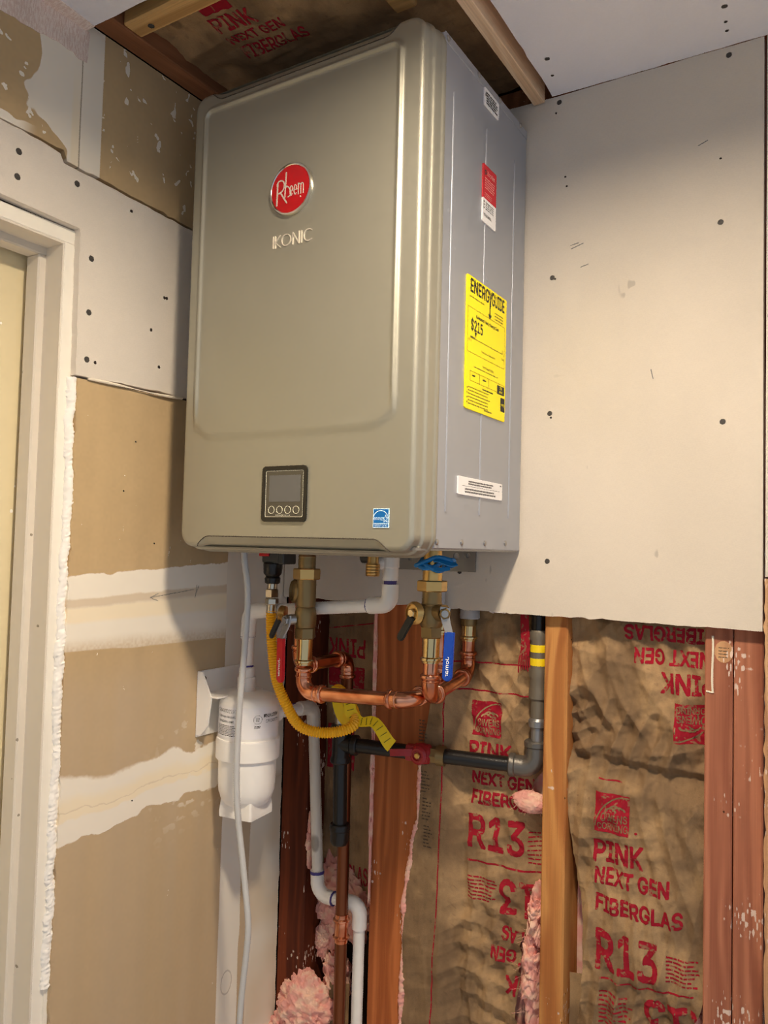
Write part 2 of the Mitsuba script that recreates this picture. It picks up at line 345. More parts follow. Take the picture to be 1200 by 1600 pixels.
def join2d(items):
    vs, fs, o = [], [], 0
    for v, f in items: vs.append(v); fs.append(f + o); o += len(v)
    return np.vstack(vs), np.vstack(fs)
ROWS = {}
def rows2d(x0, x1, z1, z0, n, thick, r, gap=0.25, fill=0.9):
    """Rows of dashes: print too small to read."""
    out = []
    for i in range(n):
        z = z1 + (z0 - z1) * (i + 0.5) / n; x = x0; end = x1 - (1 - fill) * (x1 - x0) * r.random()
        while x < end - thick:
            w = min(thick * (1.5 + 4 * r.random()), end - x); out.append(poly2d(sg.box(x, z - thick / 2, x + w, z + thick / 2))); x += w + thick * gap * 2
    out = join2d(out); ROWS[id(out[0])] = out; return out
def flat(item, axis, w, flip=False):
    """A flat print laid on a plane; axis 'y' faces -y with (x,z); axis 'x' faces +x with (y,z)."""
    v, f = item
    if axis == 'y': return trimesh.Trimesh(np.stack([v[:, 0], np.full(len(v), w), v[:, 1]], 1), f, process=False)
    return trimesh.Trimesh(np.stack([np.full(len(v), w), v[:, 0], v[:, 1]], 1), f, process=False)
def blob(c, radii, amp=0.35, freq=30, seed=1, sub=5):
    m = trimesh.creation.icosphere(subdivisions=sub); v = m.vertices; n = meshkit.fbm(v * np.array(radii) * freq + seed * 7.3, 4, seed) - 0.5
    n2 = meshkit.fbm(v * np.array(radii) * freq * 4.2 + seed, 4, seed + 9) - 0.5
    return trimesh.Trimesh(v * (1 + amp * 2.3 * n + amp * 1.05 * n2)[:, None] * np.array(radii) + np.array(c), m.faces, process=False)
def strands(centre, radii, count, length, r, seed):
    """Loose glass fibres standing out of a tuft."""
    q = np.random.default_rng(seed); out = []
    for _ in range(count):
        d = q.normal(size=3); d /= np.linalg.norm(d); p = np.array(centre) + d * np.array(radii) * (0.75 + 0.25 * q.random()); d2 = d + q.normal(size=3) * 0.9; d2 /= np.linalg.norm(d2)
        L = length * (0.4 + q.random()); k = q.normal(size=3) * 0.4
        out.append(sweep([p, p + d2 * L * 0.5 + k * L * 0.15, p + d2 * L + k * L * 0.4], r, 3, False))
    return cat(out)

# ------------------------------------------------------------------ setting: floor, ceiling, walls, door
XL = -0.08; TH = 0.0159
put('floor', box(-0.5, 3.0, -3.2, 0.3, -0.1, 0.0), 'mat_concrete', False); say('floor', kind='structure')

# left wall: framing behind, drywall sheets in front
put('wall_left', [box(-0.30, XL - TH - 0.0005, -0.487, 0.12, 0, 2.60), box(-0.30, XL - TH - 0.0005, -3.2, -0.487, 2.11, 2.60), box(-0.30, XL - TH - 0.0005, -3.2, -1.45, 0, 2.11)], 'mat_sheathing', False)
say('wall_left', kind='structure')
seam_top = [(-3.0, 2.206), (-0.70, 2.208), (-0.6219, 2.2069), (-0.565, 2.2075), (-0.5246, 2.2075), (-0.5185, 2.1935), (-0.4634, 2.1925), (-0.2808, 2.184), (-0.002, 2.179), (0.0158, 2.178)]
up = ragged(seam_top, 0.011, 0.0011)
put('wall_left__drywall_sheet', ext(sg.Polygon(up + [(0.0158, 2.4118), (-3.0, 2.4118)]), 'x', XL - TH, XL), 'mat_brown_drywall', False)
lowline = ragged([(-3.0, 2.2035), (-0.70, 2.2048), (-0.6219, 2.2028), (-0.565, 2.2015), (-0.5330, 2.1975), (-0.5265, 2.1860), (-0.4634, 2.1848), (-0.2808, 2.1785), (-0.002, 2.1750)], 0.013, 0.0007)
bot = ragged([(-0.002, 1.896), (-0.15, 1.8945), (-0.2782, 1.8925), (-0.40, 1.8915), (-0.4895, 1.8885), (-0.4925, 1.8885)], 0.012, 0.0008)
side = ragged([(-0.4925, 1.8885), (-0.494, 2.0), (-0.4955, 2.1025)], 0.010, 0.0007)
put('wall_left__drywall_patch', ext(sg.Polygon(lowline + bot + side + [(-0.7, 2.1065), (-1.0, 2.108), (-3.0, 2.108)]), 'x', XL - TH + 0.003, XL + 0.004), 'mat_patch_drywall', False)
say('wall_left__drywall_patch', 'newer pale grey drywall patch screwed in around the door head')
lt = ragged([(-0.4865, 0.0), (-0.4870, 0.98), (-0.4880, 1.05), (-0.485, 1.22), (-0.4875, 1.42), (-0.4855, 1.6), (-0.4865, 1.80), (-0.4870, 1.8855)], 0.009, 0.0011)
put('wall_left__drywall_sheet', ext(sg.Polygon(lt + ragged([(-0.4870, 1.8855), (-0.28, 1.8885), (-0.002, 1.893), (0.0158, 1.893)], 0.02, 0.0006) + ragged([(0.0158, 1.893), (0.0150, 1.3), (0.0158, 0.9), (0.0156, 0.0)], 0.012, 0.0008)), 'x', XL - TH, XL), 'mat_brown_drywall', False)
# torn strip of face paper showing in the lower seam
tp, _ = spline([(-0.0775, -0.47, 1.8868), (-0.0765, -0.42, 1.8878), (-0.0755, -0.36, 1.8872), (-0.0745, -0.31, 1.8880), (-0.076, -0.285, 1.8900)], 40)
put('wall_left__torn_paper', sweep(tp, 0.0016 + 0.0008 * np.sin(np.linspace(0, 9, 40)), 8), 'mat_torn_paper')
say('wall_left__torn_paper', 'strip of torn white face paper in the seam')
# mesh tape over the corner with the ceiling
tape = sg.Polygon(ragged([(-1.6, 2.352), (-0.60, 2.350), (-0.545, 2.356), (-0.50, 2.352), (-0.4935, 2.352)], 0.008, 0.0012) + [(-0.4900, 2.4), (-1.6, 2.4)])
put('wall_left__joint_tape', ext(tape, 'x', XL, XL + 0.0012), 'mat_mesh_tape', False)
# spray foam along the door jamb
zz = np.linspace(1.02, 1.886, 420); fp = np.stack([-0.0885 + 0.003 * (meshkit.noise(np.stack([zz * 30, zz * 0, zz * 0], 1)) - 0.5), -0.4905 + 0.006 * (meshkit.noise(np.stack([zz * 45, zz * 0 + 3, zz * 0], 1)) - 0.5), zz], 1)
fo = sweep(fp, 0.0075 + 0.0035 * (meshkit.fbm(np.stack([zz * 14, zz * 0 + 8, zz * 0], 1)) - 0.5), 16); nv = fo.vertices
nrm = nv - fp[np.clip(((nv[:, 2] - 1.02) / 0.866 * 419).astype(int), 0, 419)]; nrm /= np.linalg.norm(nrm, axis=1, keepdims=True) + 1e-9
fo.vertices = nv + nrm * ((meshkit.fbm(nv * 330, 4, 4) - 0.5) * 0.0065)[:, None]
put('wall_left__spray_foam', fo, 'mat_foam', 40); say('wall_left__spray_foam', 'lumpy white expanding foam beside the door jamb')
put('wall_left__gap_strip', box(-0.0935, -0.0855, -0.4935, -0.4868, 0.0, 1.8866), 'mat_jamb_edge', False); say('wall_left__gap_strip', 'pale edge strip behind the foam')

# door frame
J = 0.0012
put('door_1', cat([box(-0.24, -0.1005, -0.5105, -0.4890, 0, 2.080, J), box(-0.24, -0.1005, -3.0, -0.4890, 2.0815, 2.1010, J)]), 'mat_jamb_paint', False)
say('door_1', kind='structure')
put('door_1__jamb', box(-0.1003, -0.0880, -0.5110, -0.4892, 0, 2.0800, J), 'mat_jamb_edge', False)
put('door_1__header', box(-0.1003, -0.0880, -3.0, -0.4892, 2.0795, 2.1015, J), 'mat_jamb_edge', False)
put('door_1__jamb_face', cat([box(-0.1265, -0.0885, -0.5135, -0.5106, 0, 2.0770), box(-0.1265, -0.0885, -3.0, -0.5106, 2.0765, 2.0794)]), 'mat_jamb_paint', False)
put('door_1__stop', cat([box(-0.1560, -0.1265, -0.5255, -0.5106, 0, 2.0655, 0.002), box(-0.1560, -0.1265, -3.0, -0.5106, 2.0650, 2.0790, 0.002)]), 'mat_jamb_paint', False)
say('door_1__stop', 'rounded stop moulding of the door frame')
put('door_1__slab', box(-0.205, -0.1640, -1.42, -0.5175, 0.01, 2.0720, 0.002), 'mat_door_paint', False); say('door_1__slab', 'cream painted door leaf')

# back wall
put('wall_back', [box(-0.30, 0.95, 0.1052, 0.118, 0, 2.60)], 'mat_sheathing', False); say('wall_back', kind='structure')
edge = ragged([(-0.0765, 1.5487), (0.10, 1.5480), (0.284, 1.5487), (0.44, 1.5470), (0.60, 1.5475), (0.7735, 1.5465)], 0.010, 0.0007)
top = ragged([(0.7728, 2.3990), (0.70, 2.3990), (0.46, 2.3985), (0.30, 2.4030), (-0.0765, 2.4080)], 0.03, 0.0004)
put('wall_back__drywall_sheet', ext(sg.Polygon(edge + top), 'y', 0.0, TH), 'mat_grey_drywall', False)
put('wall_back__drywall_sheet', ext(sg.Polygon(ragged([(0.7765, 0.0), (0.7785, 0.9), (0.7765, 1.3), (0.7770, 2.399)], 0.012, 0.0009) + [(1.6, 2.399), (1.6, 0)]).intersection(sg.box(0, 0, 2, 1.62)), 'y', 0.0, TH), 'mat_wood_tan', False)
put('wall_back__drywall_sheet', ext(sg.box(0.7768, 1.6225, 1.6, 2.399), 'y', 0.0, TH), 'mat_grey_drywall', False); say('wall_back__drywall_sheet_002', 'next grey drywall sheet at the right edge')
say('wall_back__drywall_sheet_001', 'edge of worn tan board right of the open bays')
ST = TH + 0.0003
put('wall_back__stud', box(-0.0795, -0.0170, ST, ST + 0.089, 0, 2.40, 0.002), 'mat_wood_dark', False); say('wall_back__stud', 'dark red corner stud at the inside corner')
put('wall_back__stud', box(0.1290, 0.2680, ST, ST + 0.038, 0, 2.40, 0.002), 'mat_wood_board', False); say('wall_back__stud_001', 'wide orange-brown framing board below the heater')
put('wall_back__stud', box(0.4520, 0.4905, ST, ST + 0.089, 0, 2.40, 0.0025), 'mat_wood_orange', False); say('wall_back__stud_002', 'fresh orange stud between the two insulation bays')
put('wall_back__stud', box(0.6960, 0.7335, ST, ST + 0.089, 0, 2.40, 0.002), 'mat_wood_red', False); say('wall_back__stud_003', 'left of the two reddish weathered studs at the right')
put('wall_back__stud', box(0.7350, 0.7735, ST, ST + 0.089, 0, 2.40, 0.002), 'mat_wood_red', False); say('wall_back__stud_004', 'right of the two reddish weathered studs at the right')
put('wall_back__top_plate', box(-0.0775, 0.95, ST, ST + 0.089, 2.401, 2.44, 0.002), 'mat_wood_plate', False)
gs, _ = spline([(0.7065, ST - 0.0005, 1.534), (0.7068, ST - 0.0012, 1.50), (0.7062, ST - 0.0012, 1.47), (0.7072, ST - 0.0008, 1.452)], 20)
put('wall_back__glue_drip', [sweep(gs, 0.0016, 8), sweep([(0.698, ST - 0.0003, 1.4535), (0.7065, ST - 0.001, 1.4525)], 0.0012, 8)], 'mat_torn_paper'); say('wall_back__glue_drip', 'pale drip of dried compound on the stud')
oval = lathe([(0.0125, 0), (0.0125, 0.0006)], (0.7215, ST, 1.512), (0, -1, 0), 24); oval.vertices[:, 2] = 1.512 + (oval.vertices[:, 2] - 1.512) * 1.25
put('wall_back__stud_003__lumber_stamp', oval, 'mat_wood_tan'); say('wall_back__stud_003__lumber_stamp', 'oval stamped wood disc')
put('wall_back__stud_003__stamp_lines', cat([flat(rows2d(0.7145, 0.7290, 1.520, 1.502, 4, 0.0011, rng, 0.4), 'y', ST - 0.0009)]), 'mat_black_print', False)
say('wall_back__stud_003__stamp_lines', kind='stuff')

# ceiling: sheets, furring, joists, deck
put('ceiling', box(-0.5, 3.0, -3.2, 0.3, 2.601, 2.65), 'mat_sheathing', False); say('ceiling', kind='structure')
put('ceiling__drywall_sheet', ext(sg.Polygon(ragged([(-0.0795, -0.4965), (0.10, -0.4985), (0.458, -0.500)], 0.02, 0.0006) + [(0.458, -3.1), (-0.0795, -3.1)]), 'z', 2.3995, 2.4122), 'mat_ceiling_drywall', False)
put('ceiling__drywall_sheet', ext(sg.Polygon(ragged([(0.4600, -3.1), (0.4600, -0.5), (0.4615, -0.26), (0.4600, -0.06), (0.4570, -0.002)], 0.02, 0.0006) + ragged([(0.4570, -0.002), (0.56, -0.0005), (0.60, -0.001), (0.9, -0.0004)], 0.02, 0.0004) + [(2.9, -0.0004), (2.9, -3.1)]).difference(sg.Point(*LAMP_POS).buffer(0.076)), 'z', 2.3995, 2.4122), 'mat_ceiling_drywall', False)
say('ceiling__drywall_sheet', 'painted ceiling board left of the open joist bay'); say('ceiling__drywall_sheet_001', 'bare grey-blue ceiling board right of the open joist bay')
put('ceiling__joint_tape', ext(sg.Polygon([(XL + 0.001, -1.6), (XL + 0.001, -0.497), (-0.060, -0.4975), (-0.052, -0.60), (-0.050, -1.6)]), 'z', 2.3983, 2.3995), 'mat_mesh_tape', False)
put('ceiling__furring_strip', box(0.4255, 0.4448, -1.0, -0.0030, 2.3920, 2.4300, 0.001), 'mat_wood_furring', False); say('ceiling__furring_strip', 'bare light furring strip at the edge of the opening')
put('ceiling__plate', box(-0.0795, -0.0405, -3.1, 0.014, 2.4125, 2.4505, 0.002), 'mat_wood_plate', False); say('ceiling__plate', 'brown plate along the top of the left wall')
put('ceiling__joist', box(-0.0400, 0.4240, -0.4640, -0.4290, 2.4130, 2.50, 0.003), 'mat_wood_joist', False); say('ceiling__joist', 'light wood blocking across the front of the opening')
put('ceiling__joist', box(0.3250, 0.3600, -0.4280, -0.2830, 2.4130, 2.46, 0.003), 'mat_wood_joist', False); say('ceiling__joist_001', 'short light wood joist end above the heater')
put('ceiling__joist', box(0.4455, 0.4800, -3.0, 0.014, 2.4300, 2.60, 0.002), 'mat_wood_plate', False)
put('ceiling__joist', box(-0.0795, -0.0420, -0.4280, 0.10, 2.4510, 2.60, 0.002), 'mat_wood_plate', False)
sc1 = lathe([(0.0048, 0), (0.0048, 0.001), (0.002, 0.0016)], (-0.003, -0.4430, 2.4130), (0, 0, -1), 16)
put('ceiling__joist__screw', sc1, 'mat_screw'); 

# screws and nail holes in the drywall
def screw(key, pos, axis, r=0.0042, m='mat_screw'):
    return put(key, lathe([(r, 0.0), (r * 0.92, 0.0004), (r * 0.45, 0.0005)], pos, axis, 16), m, False)
for x, z in ((0.4684, 2.3877), (0.726, 2.386), (0.7161, 2.1379), (0.4612, 2.0964), (0.4605, 1.8735), (0.7204, 1.8436), (0.4602, 1.6344), (0.3045, 1.612)):
    screw('wall_back__screw', (x, 0, z), (0, -1, 0))
for x, z in ((0.7155, 2.2330), (0.4633, 2.3708), (0.466, 2.0935), (0.4625, 1.8665), (0.7145, 2.139), (0.4805, 2.2600), (0.4830, 2.2440)):
    screw('wall_back__nail_hole', (x, 0, z), (0, -1, 0), 0.0017, 'mat_hole')
for y, z in ((-0.5955, 2.1720), (-0.5960, 2.1370), (-0.5035, 2.1655), (-0.4740, 2.0650), (-0.4745, 1.9845), (-0.4745, 1.9145)):
    screw('wall_left__screw', (XL + 0.004, y, z), (1, 0, 0), 0.0046)
for y, z in ((-0.3320, 2.0470), (-0.3270, 2.0475), (-0.3380, 1.9320), (-0.4600, 1.9130), (-0.4050, 2.1630), (-0.3570, 1.9880)):
    screw('wall_left__nail_hole', (XL + 0.004, y, z), (1, 0, 0), 0.0026, 'mat_hole')
for x, y in ((0.7333, -0.0932), (0.4843, -0.1017)):
    screw('ceiling__screw', (x, y, 2.3995), (0, 0, -1), 0.0042)
for x, y in ((0.7301, -0.0591), (0.7287, -0.0379), (0.4768, -0.0577), (0.760, -0.150)):
    screw('ceiling__nail_hole', (x, y, 2.3995), (0, 0, -1), 0.0026, 'mat_hole')
# stray nail and pencil marks on the left wall
for i, (y, z, s) in enumerate(((-0.3950, 1.7270, 1), (-0.3755, 1.8060, 0), (-0.3300, 1.6470, 0), (-0.3550, 1.2450, 0))):
    screw('wall_left__nail_hole', (XL, y, z), (1, 0, 0), 0.0014, 'mat_hole')
mk = cat([sweep([(XL + 0.0003, -0.3345, 1.5602), (XL + 0.0003, -0.240, 1.5700)], 0.00042, 5), sweep([(XL + 0.0003, -0.3345, 1.5602), (XL + 0.0003, -0.318, 1.5660)], 0.00042, 5), sweep([(XL + 0.0003, -0.3345, 1.5602), (XL + 0.0003, -0.318, 1.5545)], 0.00042, 5),
          sweep([(XL + 0.0003, -0.232, 1.5780), (XL + 0.0003, -0.236, 1.5560), (XL + 0.0003, -0.228, 1.5760)], 0.00042, 5)])
put('wall_left__pencil_arrow', mk, 'mat_ink_grey'); say('wall_left__pencil_arrow', 'faint pencil arrow on the joint compound')

# the lamp that lights the corner (on the ceiling, above the picture)
lx, ly = LAMP_POS
put('ceiling_light__housing', lathe([(0.090, 0), (0.089, -0.004), (0.070, -0.006), (0.066, -0.003), (0.066, 0.018), (0.068, 0.020), (0.0745, 0.020), (0.0745, 0.001)], (lx, ly, 2.3990), (0, 0, 1), 48, caps=False), 'mat_white_plastic')
disc = lathe([(0.060, 0.0150), (0.0605, 0.0160)], (lx, ly, 2.3990), (0, 0, 1), 40)
scene['ceiling_light__diffuser'] = mikit.ply(disc, 'mat_lamp', False, emitter={'type': 'area', 'radiance': rgb(*LAMP_POWER)})
say('ceiling_light', 'recessed round lamp in the ceiling in front of the heater', 'light')

# ------------------------------------------------------------------ water heater
H = 'water_heater'; YF = -0.352
def sdf_rr(x, z, x0, x1, z0, z1, r):
    cx, cz, hx, hz = (x0 + x1) / 2, (z0 + z1) / 2, (x1 - x0) / 2, (z1 - z0) / 2
    qx, qz = np.abs(x - cx) - hx + r, np.abs(z - cz) - hz + r
    return np.minimum(np.maximum(qx, qz), 0) + np.hypot(np.maximum(qx, 0), np.maximum(qz, 0)) - r
FX0, FX1, FZ0, FZ1, FR = -0.0010, 0.4120, 1.6440, 2.3480, 0.024
def sst(a, b, x):
    t = np.clip((x - a) / (b - a), 0, 1); return t * t * (3 - 2 * t)
def front_h(x, z):
    d = -sdf_rr(x, z, FX0, FX1, FZ0, FZ1, FR); r = 0.008
    h = np.where(d < r, -r + np.sqrt(np.maximum(r * r - (r - np.clip(d, 0, r)) ** 2, 0)), 0.0)
    e = np.minimum(x - FX0, FX1 - x); lift = 0.030 * (1 - sst(0.012, 0.060, e))
    for zs, s in ((FZ1 - 0.0165 + lift, 1), (FZ0 + 0.0165 - lift, -1)):
        q = s * (z - zs); h = h - 0.60 * np.maximum(q, 0)
    b = sdf_rr(x, z, 0.0255, 0.3775, 1.812, 2.3185, 0.014); w = sst(1.812, 1.875, z)
    h = h + w * 0.0042 * np.exp(-(b / 0.0036) ** 2) + 0.0010 * sst(0.004, -0.004, b) * w
    b2 = sdf_rr(x, z, 0.0255, 0.3775, 1.812, 2.40, 0.040)
    h = h + (1 - w) * (0.0020 * sst(0.014, -0.014, b2) + 0.0012 * np.exp(-(b2 / 0.008) ** 2))
    return h
gx = np.unique(np.r_[np.linspace(FX0, FX1, 290), FX0 + np.linspace(0, 0.010, 14), FX1 - np.linspace(0, 0.010, 14)])
gz = np.unique(np.r_[np.linspace(FZ0, FZ1, 480), FZ0 + np.linspace(0, 0.010, 14), FZ1 - np.linspace(0, 0.010, 14)])
X, Z = np.meshgrid(gx, gz, indexing='ij'); cx = np.clip(X, FX0 + FR, FX1 - FR); cz = np.clip(Z, FZ0 + FR, FZ1 - FR)
dx, dz = X - cx, Z - cz; dd = np.hypot(dx, dz); k = np.where(dd > FR, FR / np.maximum(dd, 1e-9), 1.0); X2, Z2 = cx + dx * k, cz + dz * k
Yv = YF - front_h(X2, Z2); gv = np.stack([X2, Yv, Z2], -1).reshape(-1, 3); nx, nz = X.shape
i, j = np.meshgrid(np.arange(nx - 1), np.arange(nz - 1), indexing='ij'); q = np.stack([i * nz + j, (i + 1) * nz + j, (i + 1) * nz + j + 1, i * nz + j + 1], -1).reshape(-1, 4)
gf = np.vstack([q[:, [0, 1, 2]], q[:, [0, 2, 3]]]); ar = np.linalg.norm(np.cross(gv[gf[:, 1]] - gv[gf[:, 0]], gv[gf[:, 2]] - gv[gf[:, 0]]), axis=1); gf = gf[ar > 1e-12]
def loop(off, y, n=14):
    r = FR + off; pts = []
    for cxx, czz, a0 in ((FX1 - FR, FZ1 - FR, 0), (FX0 + FR, FZ1 - FR, 90), (FX0 + FR, FZ0 + FR, 180), (FX1 - FR, FZ0 + FR, 270)):
        for a in np.linspace(a0, a0 + 90, n): pts.append((cxx + r * math.cos(math.radians(a)), y, czz + r * math.sin(math.radians(a))))
    return np.array(pts)
prof = [(-0.001, -0.3440), (0.0, -0.3435)]
prof += [(0.0, -0.3385), (0.0003, -0.3345), (0.0012, -0.3325), (0.0028, -0.3312), (0.0040, -0.3298), (0.0046, -0.3275), (0.0046, -0.3150), (0.0050, -0.3128), (0.0060, -0.3115), (0.0070, -0.3100), (0.0072, -0.3060), (0.0064, -0.3035), (0.0045, -0.3025), (-0.004, -0.3022), (-0.010, -0.3022)]
L = [loop(o, y) for o, y in prof]; n = len(L[0]); rv = np.vstack(L); i, j = np.meshgrid(np.arange(len(L) - 1), np.arange(n), indexing='ij'); j2 = (j + 1) % n
q = np.stack([i * n + j, (i + 1) * n + j, (i + 1) * n + j2, i * n + j2], -1).reshape(-1, 4); rf = np.vstack([q[:, [0, 1, 2]], q[:, [0, 2, 3]]])
put(H + '__front_cover', cat([trimesh.Trimesh(gv, gf, process=False), trimesh.Trimesh(rv, rf, process=False)]), 'mat_heater_paint', True)
say(H + '__front_cover', 'silver-beige embossed front cover with rolled edges')
# seams along the top and bottom facets
for s, z0, nm in ((1, FZ1 - 0.0165, 'top'), (-1, FZ0 + 0.0165, 'bottom')):
    xs = np.linspace(FX0 + 0.014, FX1 - 0.014, 90); e = np.minimum(xs - FX0, FX1 - xs); lf = 0.030 * (1 - sst(0.012, 0.060, e)); zs = z0 + s * lf
    ok = (-sdf_rr(xs, zs, FX0, FX1, FZ0, FZ1, FR) > 0.001); xs, zs = xs[ok], zs[ok]
    put(H + '__front_cover__seam', sweep(np.stack([xs, YF - front_h(xs, zs) - 0.0001, zs], 1), 0.0007, 6), 'mat_seam')
# casing
case = [box(0.0, 0.414, -0.302, -0.004, 1.6500, 2.3495, 0.0015)]
put(H + '__casing', case, 'mat_heater_side', False); say(H + '__casing', 'grey sheet metal casing with ribbed right side')
put(H + '__casing__lip', [box(0.4135, 0.4150, -0.301, -0.0045, 2.3365, 2.3502, 0.0006)], 'mat_heater_side', False)
for y in (-0.2697, -0.1612, -0.0520):
    zr = np.linspace(1.7005, 2.280, 60); tpz = np.minimum(1, np.minimum(zr - 1.7, 2.281 - zr) / 0.006)
    m = sweep(np.stack([np.full(60, 0.4139), np.full(60, y), zr], 1), 0.0032, 14); m.vertices[:, 0] = 0.4138 + (m.vertices[:, 0] - 0.4139) * 0.55
    put(H + '__casing__rib', m, 'mat_heater_side', True)
for y, z in ((-0.2933, 1.659), (-0.2187, 1.6595), (-0.1412, 1.660), (-0.0641, 1.661), (-0.2940, 2.3425), (-0.196, 2.3445), (-0.1188, 2.3455), (-0.0352, 2.3465)):
    put(H + '__casing__screw', lathe([(0.0042, 0), (0.0040, 0.0012), (0.0028, 0.0022), (0.001, 0.0024)], (0.4140 + (0.001 if z > 2 else 0), y, z), (1, 0, 0), 14), 'mat_steel')
for y, z in ((-0.2790, 2.110), (-0.150, 2.055)):
    put(H + '__casing__dimple', lathe([(0.0036, 0), (0.003, 0.0005), (0.001, 0.0008)], (0.4140, y, z), (1, 0, 0), 14), 'mat_heater_side')
put(H + '__bottom_plate', [box(0.004, 0.410, -0.342, -0.006, 1.6475, 1.6512)], 'mat_galvanised', False)
# wall bracket below
br = sg.box(0.185, 1.6120, 0.336, 1.6500)
for x, z, r in ((0.322, 1.6400, 0.0045), (0.300, 1.638, 0.006), (0.268, 1.636, 0.005), (0.236, 1.6330, 0.006), (0.210, 1.632, 0.005)): br = br.difference(sg.Point(x, z).buffer(r))
put(H + '__wall_bracket', ext(br, 'y', -0.0045, -0.0022), 'mat_galvanised', False); say(H + '__wall_bracket', 'galvanised mounting bracket with punched holes')
# round badge
bc = (0.2005, YF - 0.001, 2.1565)
rim = lathe([(0.0375, -0.001), (0.0378, 0.003), (0.0368, 0.0052), (0.0350, 0.0056), (0.0340, 0.0046), (0.0340, 0.0040)], bc, (0, -1, 0), 64)
put(H + '__badge', rim, 'mat_chrome', 40); say(H + '__badge', 'round red badge with chrome rim and script lettering')
put(H + '__badge__disc', lathe([(0.0342, 0.0), (0.0342, 0.0042)], bc, (0, -1, 0), 64), 'mat_badge_red', False)
def line2d(pts, w, curve=True): 
    if curve and len(pts) > 2: pts = spline([(a, b, 0) for a, b in pts], 30)[0][:, :2]
    return sg.LineString(pts).buffer(w / 2, quad_segs=4)
bx, bz = bc[0], bc[2]; S = 0.001
def B(pts, w=2.0, curve=True): return line2d([(bx + a * S, bz + b * S) for a, b in pts], w * S, curve)
R = unary_union([B([(-24, -20), (-23, 12)], 2.2, False), B([(-24, 9), (-20, 15), (-14, 14), (-11, 8), (-13, 1), (-22, -3)], 2.0), B([(-18, -2), (-6, -19)], 2.2, False),
                 B([(-9.5, -11), (-8, 25)], 1.8, False), B([(-9, -1), (-6.5, 4.5), (-3.5, 3), (-3.5, -11)], 1.8)])
for ex in (2.0, 9.2):
    el = lambda rx, rz: affinity.scale(sg.Point(bx + ex * S, bz - 3.2 * S).buffer(1.0, quad_segs=12), rx * S, rz * S)
    e_ = el(3.1, 7.6).difference(el(1.7, 6.0)).difference(sg.box(bx + (ex + .9) * S, bz - 7.6 * S, bx + (ex + 4) * S, bz - 3.4 * S)).union(sg.box(bx + (ex - 2.4) * S, bz - 3.9 * S, bx + (ex + 2.9) * S, bz - 2.5 * S)); R = unary_union([R, e_])
mm_ = [B([(14.6, -10.8), (14.6, 4.6)], 1.5, False)]
for m0 in (14.6, 19.0): mm_.append(B([(m0, 1.5), (m0 + .6, 3.2), (m0 + 2.2, 4.0), (m0 + 3.8, 3.2), (m0 + 4.4, 1.5), (m0 + 4.4, -10.8)], 1.4, False))
R = unary_union([R] + mm_ + [sg.Point(bx + 19 * S, bz - 15 * S).buffer(1.1 * S)])
put(H + '__badge__lettering', ext(R, 'y', bc[1] - 0.0048, bc[1] - 0.0040), 'mat_silver_print', False)
# thin raised name below the badge
def IK():
    o = []; h = 17.0; Q = lambda p, w=1.3, c=False: line2d([(0.1680 + a * S, 2.0765 + b * S) for a, b in p], w * S, c)
    o += [Q([(1, 0), (1, h)]), Q([(5, 0), (5, h)]), Q([(14, h), (5.4, 8), (14.5, 0)])]
    o += [sg.Point(0.168 + 25 * S, 2.0765 + 8.5 * S).buffer(8.7 * S).difference(sg.Point(0.168 + 25 * S, 2.0765 + 8.5 * S).buffer(7.5 * S))]
    o += [Q([(37, 0), (37, h), (48, 0), (48, h)]), Q([(52.5, 0), (52.5, h)])]
    a = np.radians(np.linspace(50, 310, 24)); o += [Q([(65 + 8.3 * math.cos(x), 8.5 + 8.3 * math.sin(x)) for x in a], 1.3)]
    return unary_union(o)
put(H + '__name_lettering', ext(IK(), 'y', YF - 0.0026, YF - 0.0010), 'mat_silver_print', False); say(H + '__name_lettering', 'thin raised silver lettering IKONIC')
# control panel
put(H + '__control_panel', ext(rrect(0.1638, 0.2430, 1.6825, 1.7608, 0.006).difference(rrect(0.1690, 0.2378, 1.6882, 1.7552, 0.003)), 'y', YF - 0.0030, YF + 0.002), 'mat_panel_black', False)
say(H + '__control_panel', 'black framed control panel with screen and four round keys')
put(H + '__control_panel__plate', ext(rrect(0.1690, 0.2378, 1.6882, 1.7552, 0.003), 'y', YF - 0.0016, YF + 0.002), 'mat_panel_grey', False)
put(H + '__control_panel__border', ext(rrect(0.1697, 0.2371, 1.6889, 1.7545, 0.002).difference(rrect(0.1706, 0.2362, 1.6898, 1.7536, 0.002)), 'y', YF - 0.0019, YF - 0.0015), 'mat_panel_line', False)
put(H + '__control_panel__screen', ext(rrect(0.1765, 0.2320, 1.7105, 1.7478, 0.001), 'y', YF - 0.0021, YF - 0.0015), 'mat_screen', False)
for i in range(4):
    x = 0.1815 + i * 0.01465
    put(H + '__control_panel__key', lathe([(0.0056, 0), (0.0056, 0.0010), (0.0049, 0.0010), (0.0049, 0.0)], (x, YF - 0.0014, 1.6990), (0, -1, 0), 28, caps=False), 'mat_panel_line')
put(H + '__control_panel__caption', flat(rows2d(0.1890, 0.2180, 1.6926, 1.6908, 1, 0.0009, rng, 0.3), 'y', YF - 0.0018), 'mat_panel_line', False); say(H + '__control_panel__caption', kind='stuff')
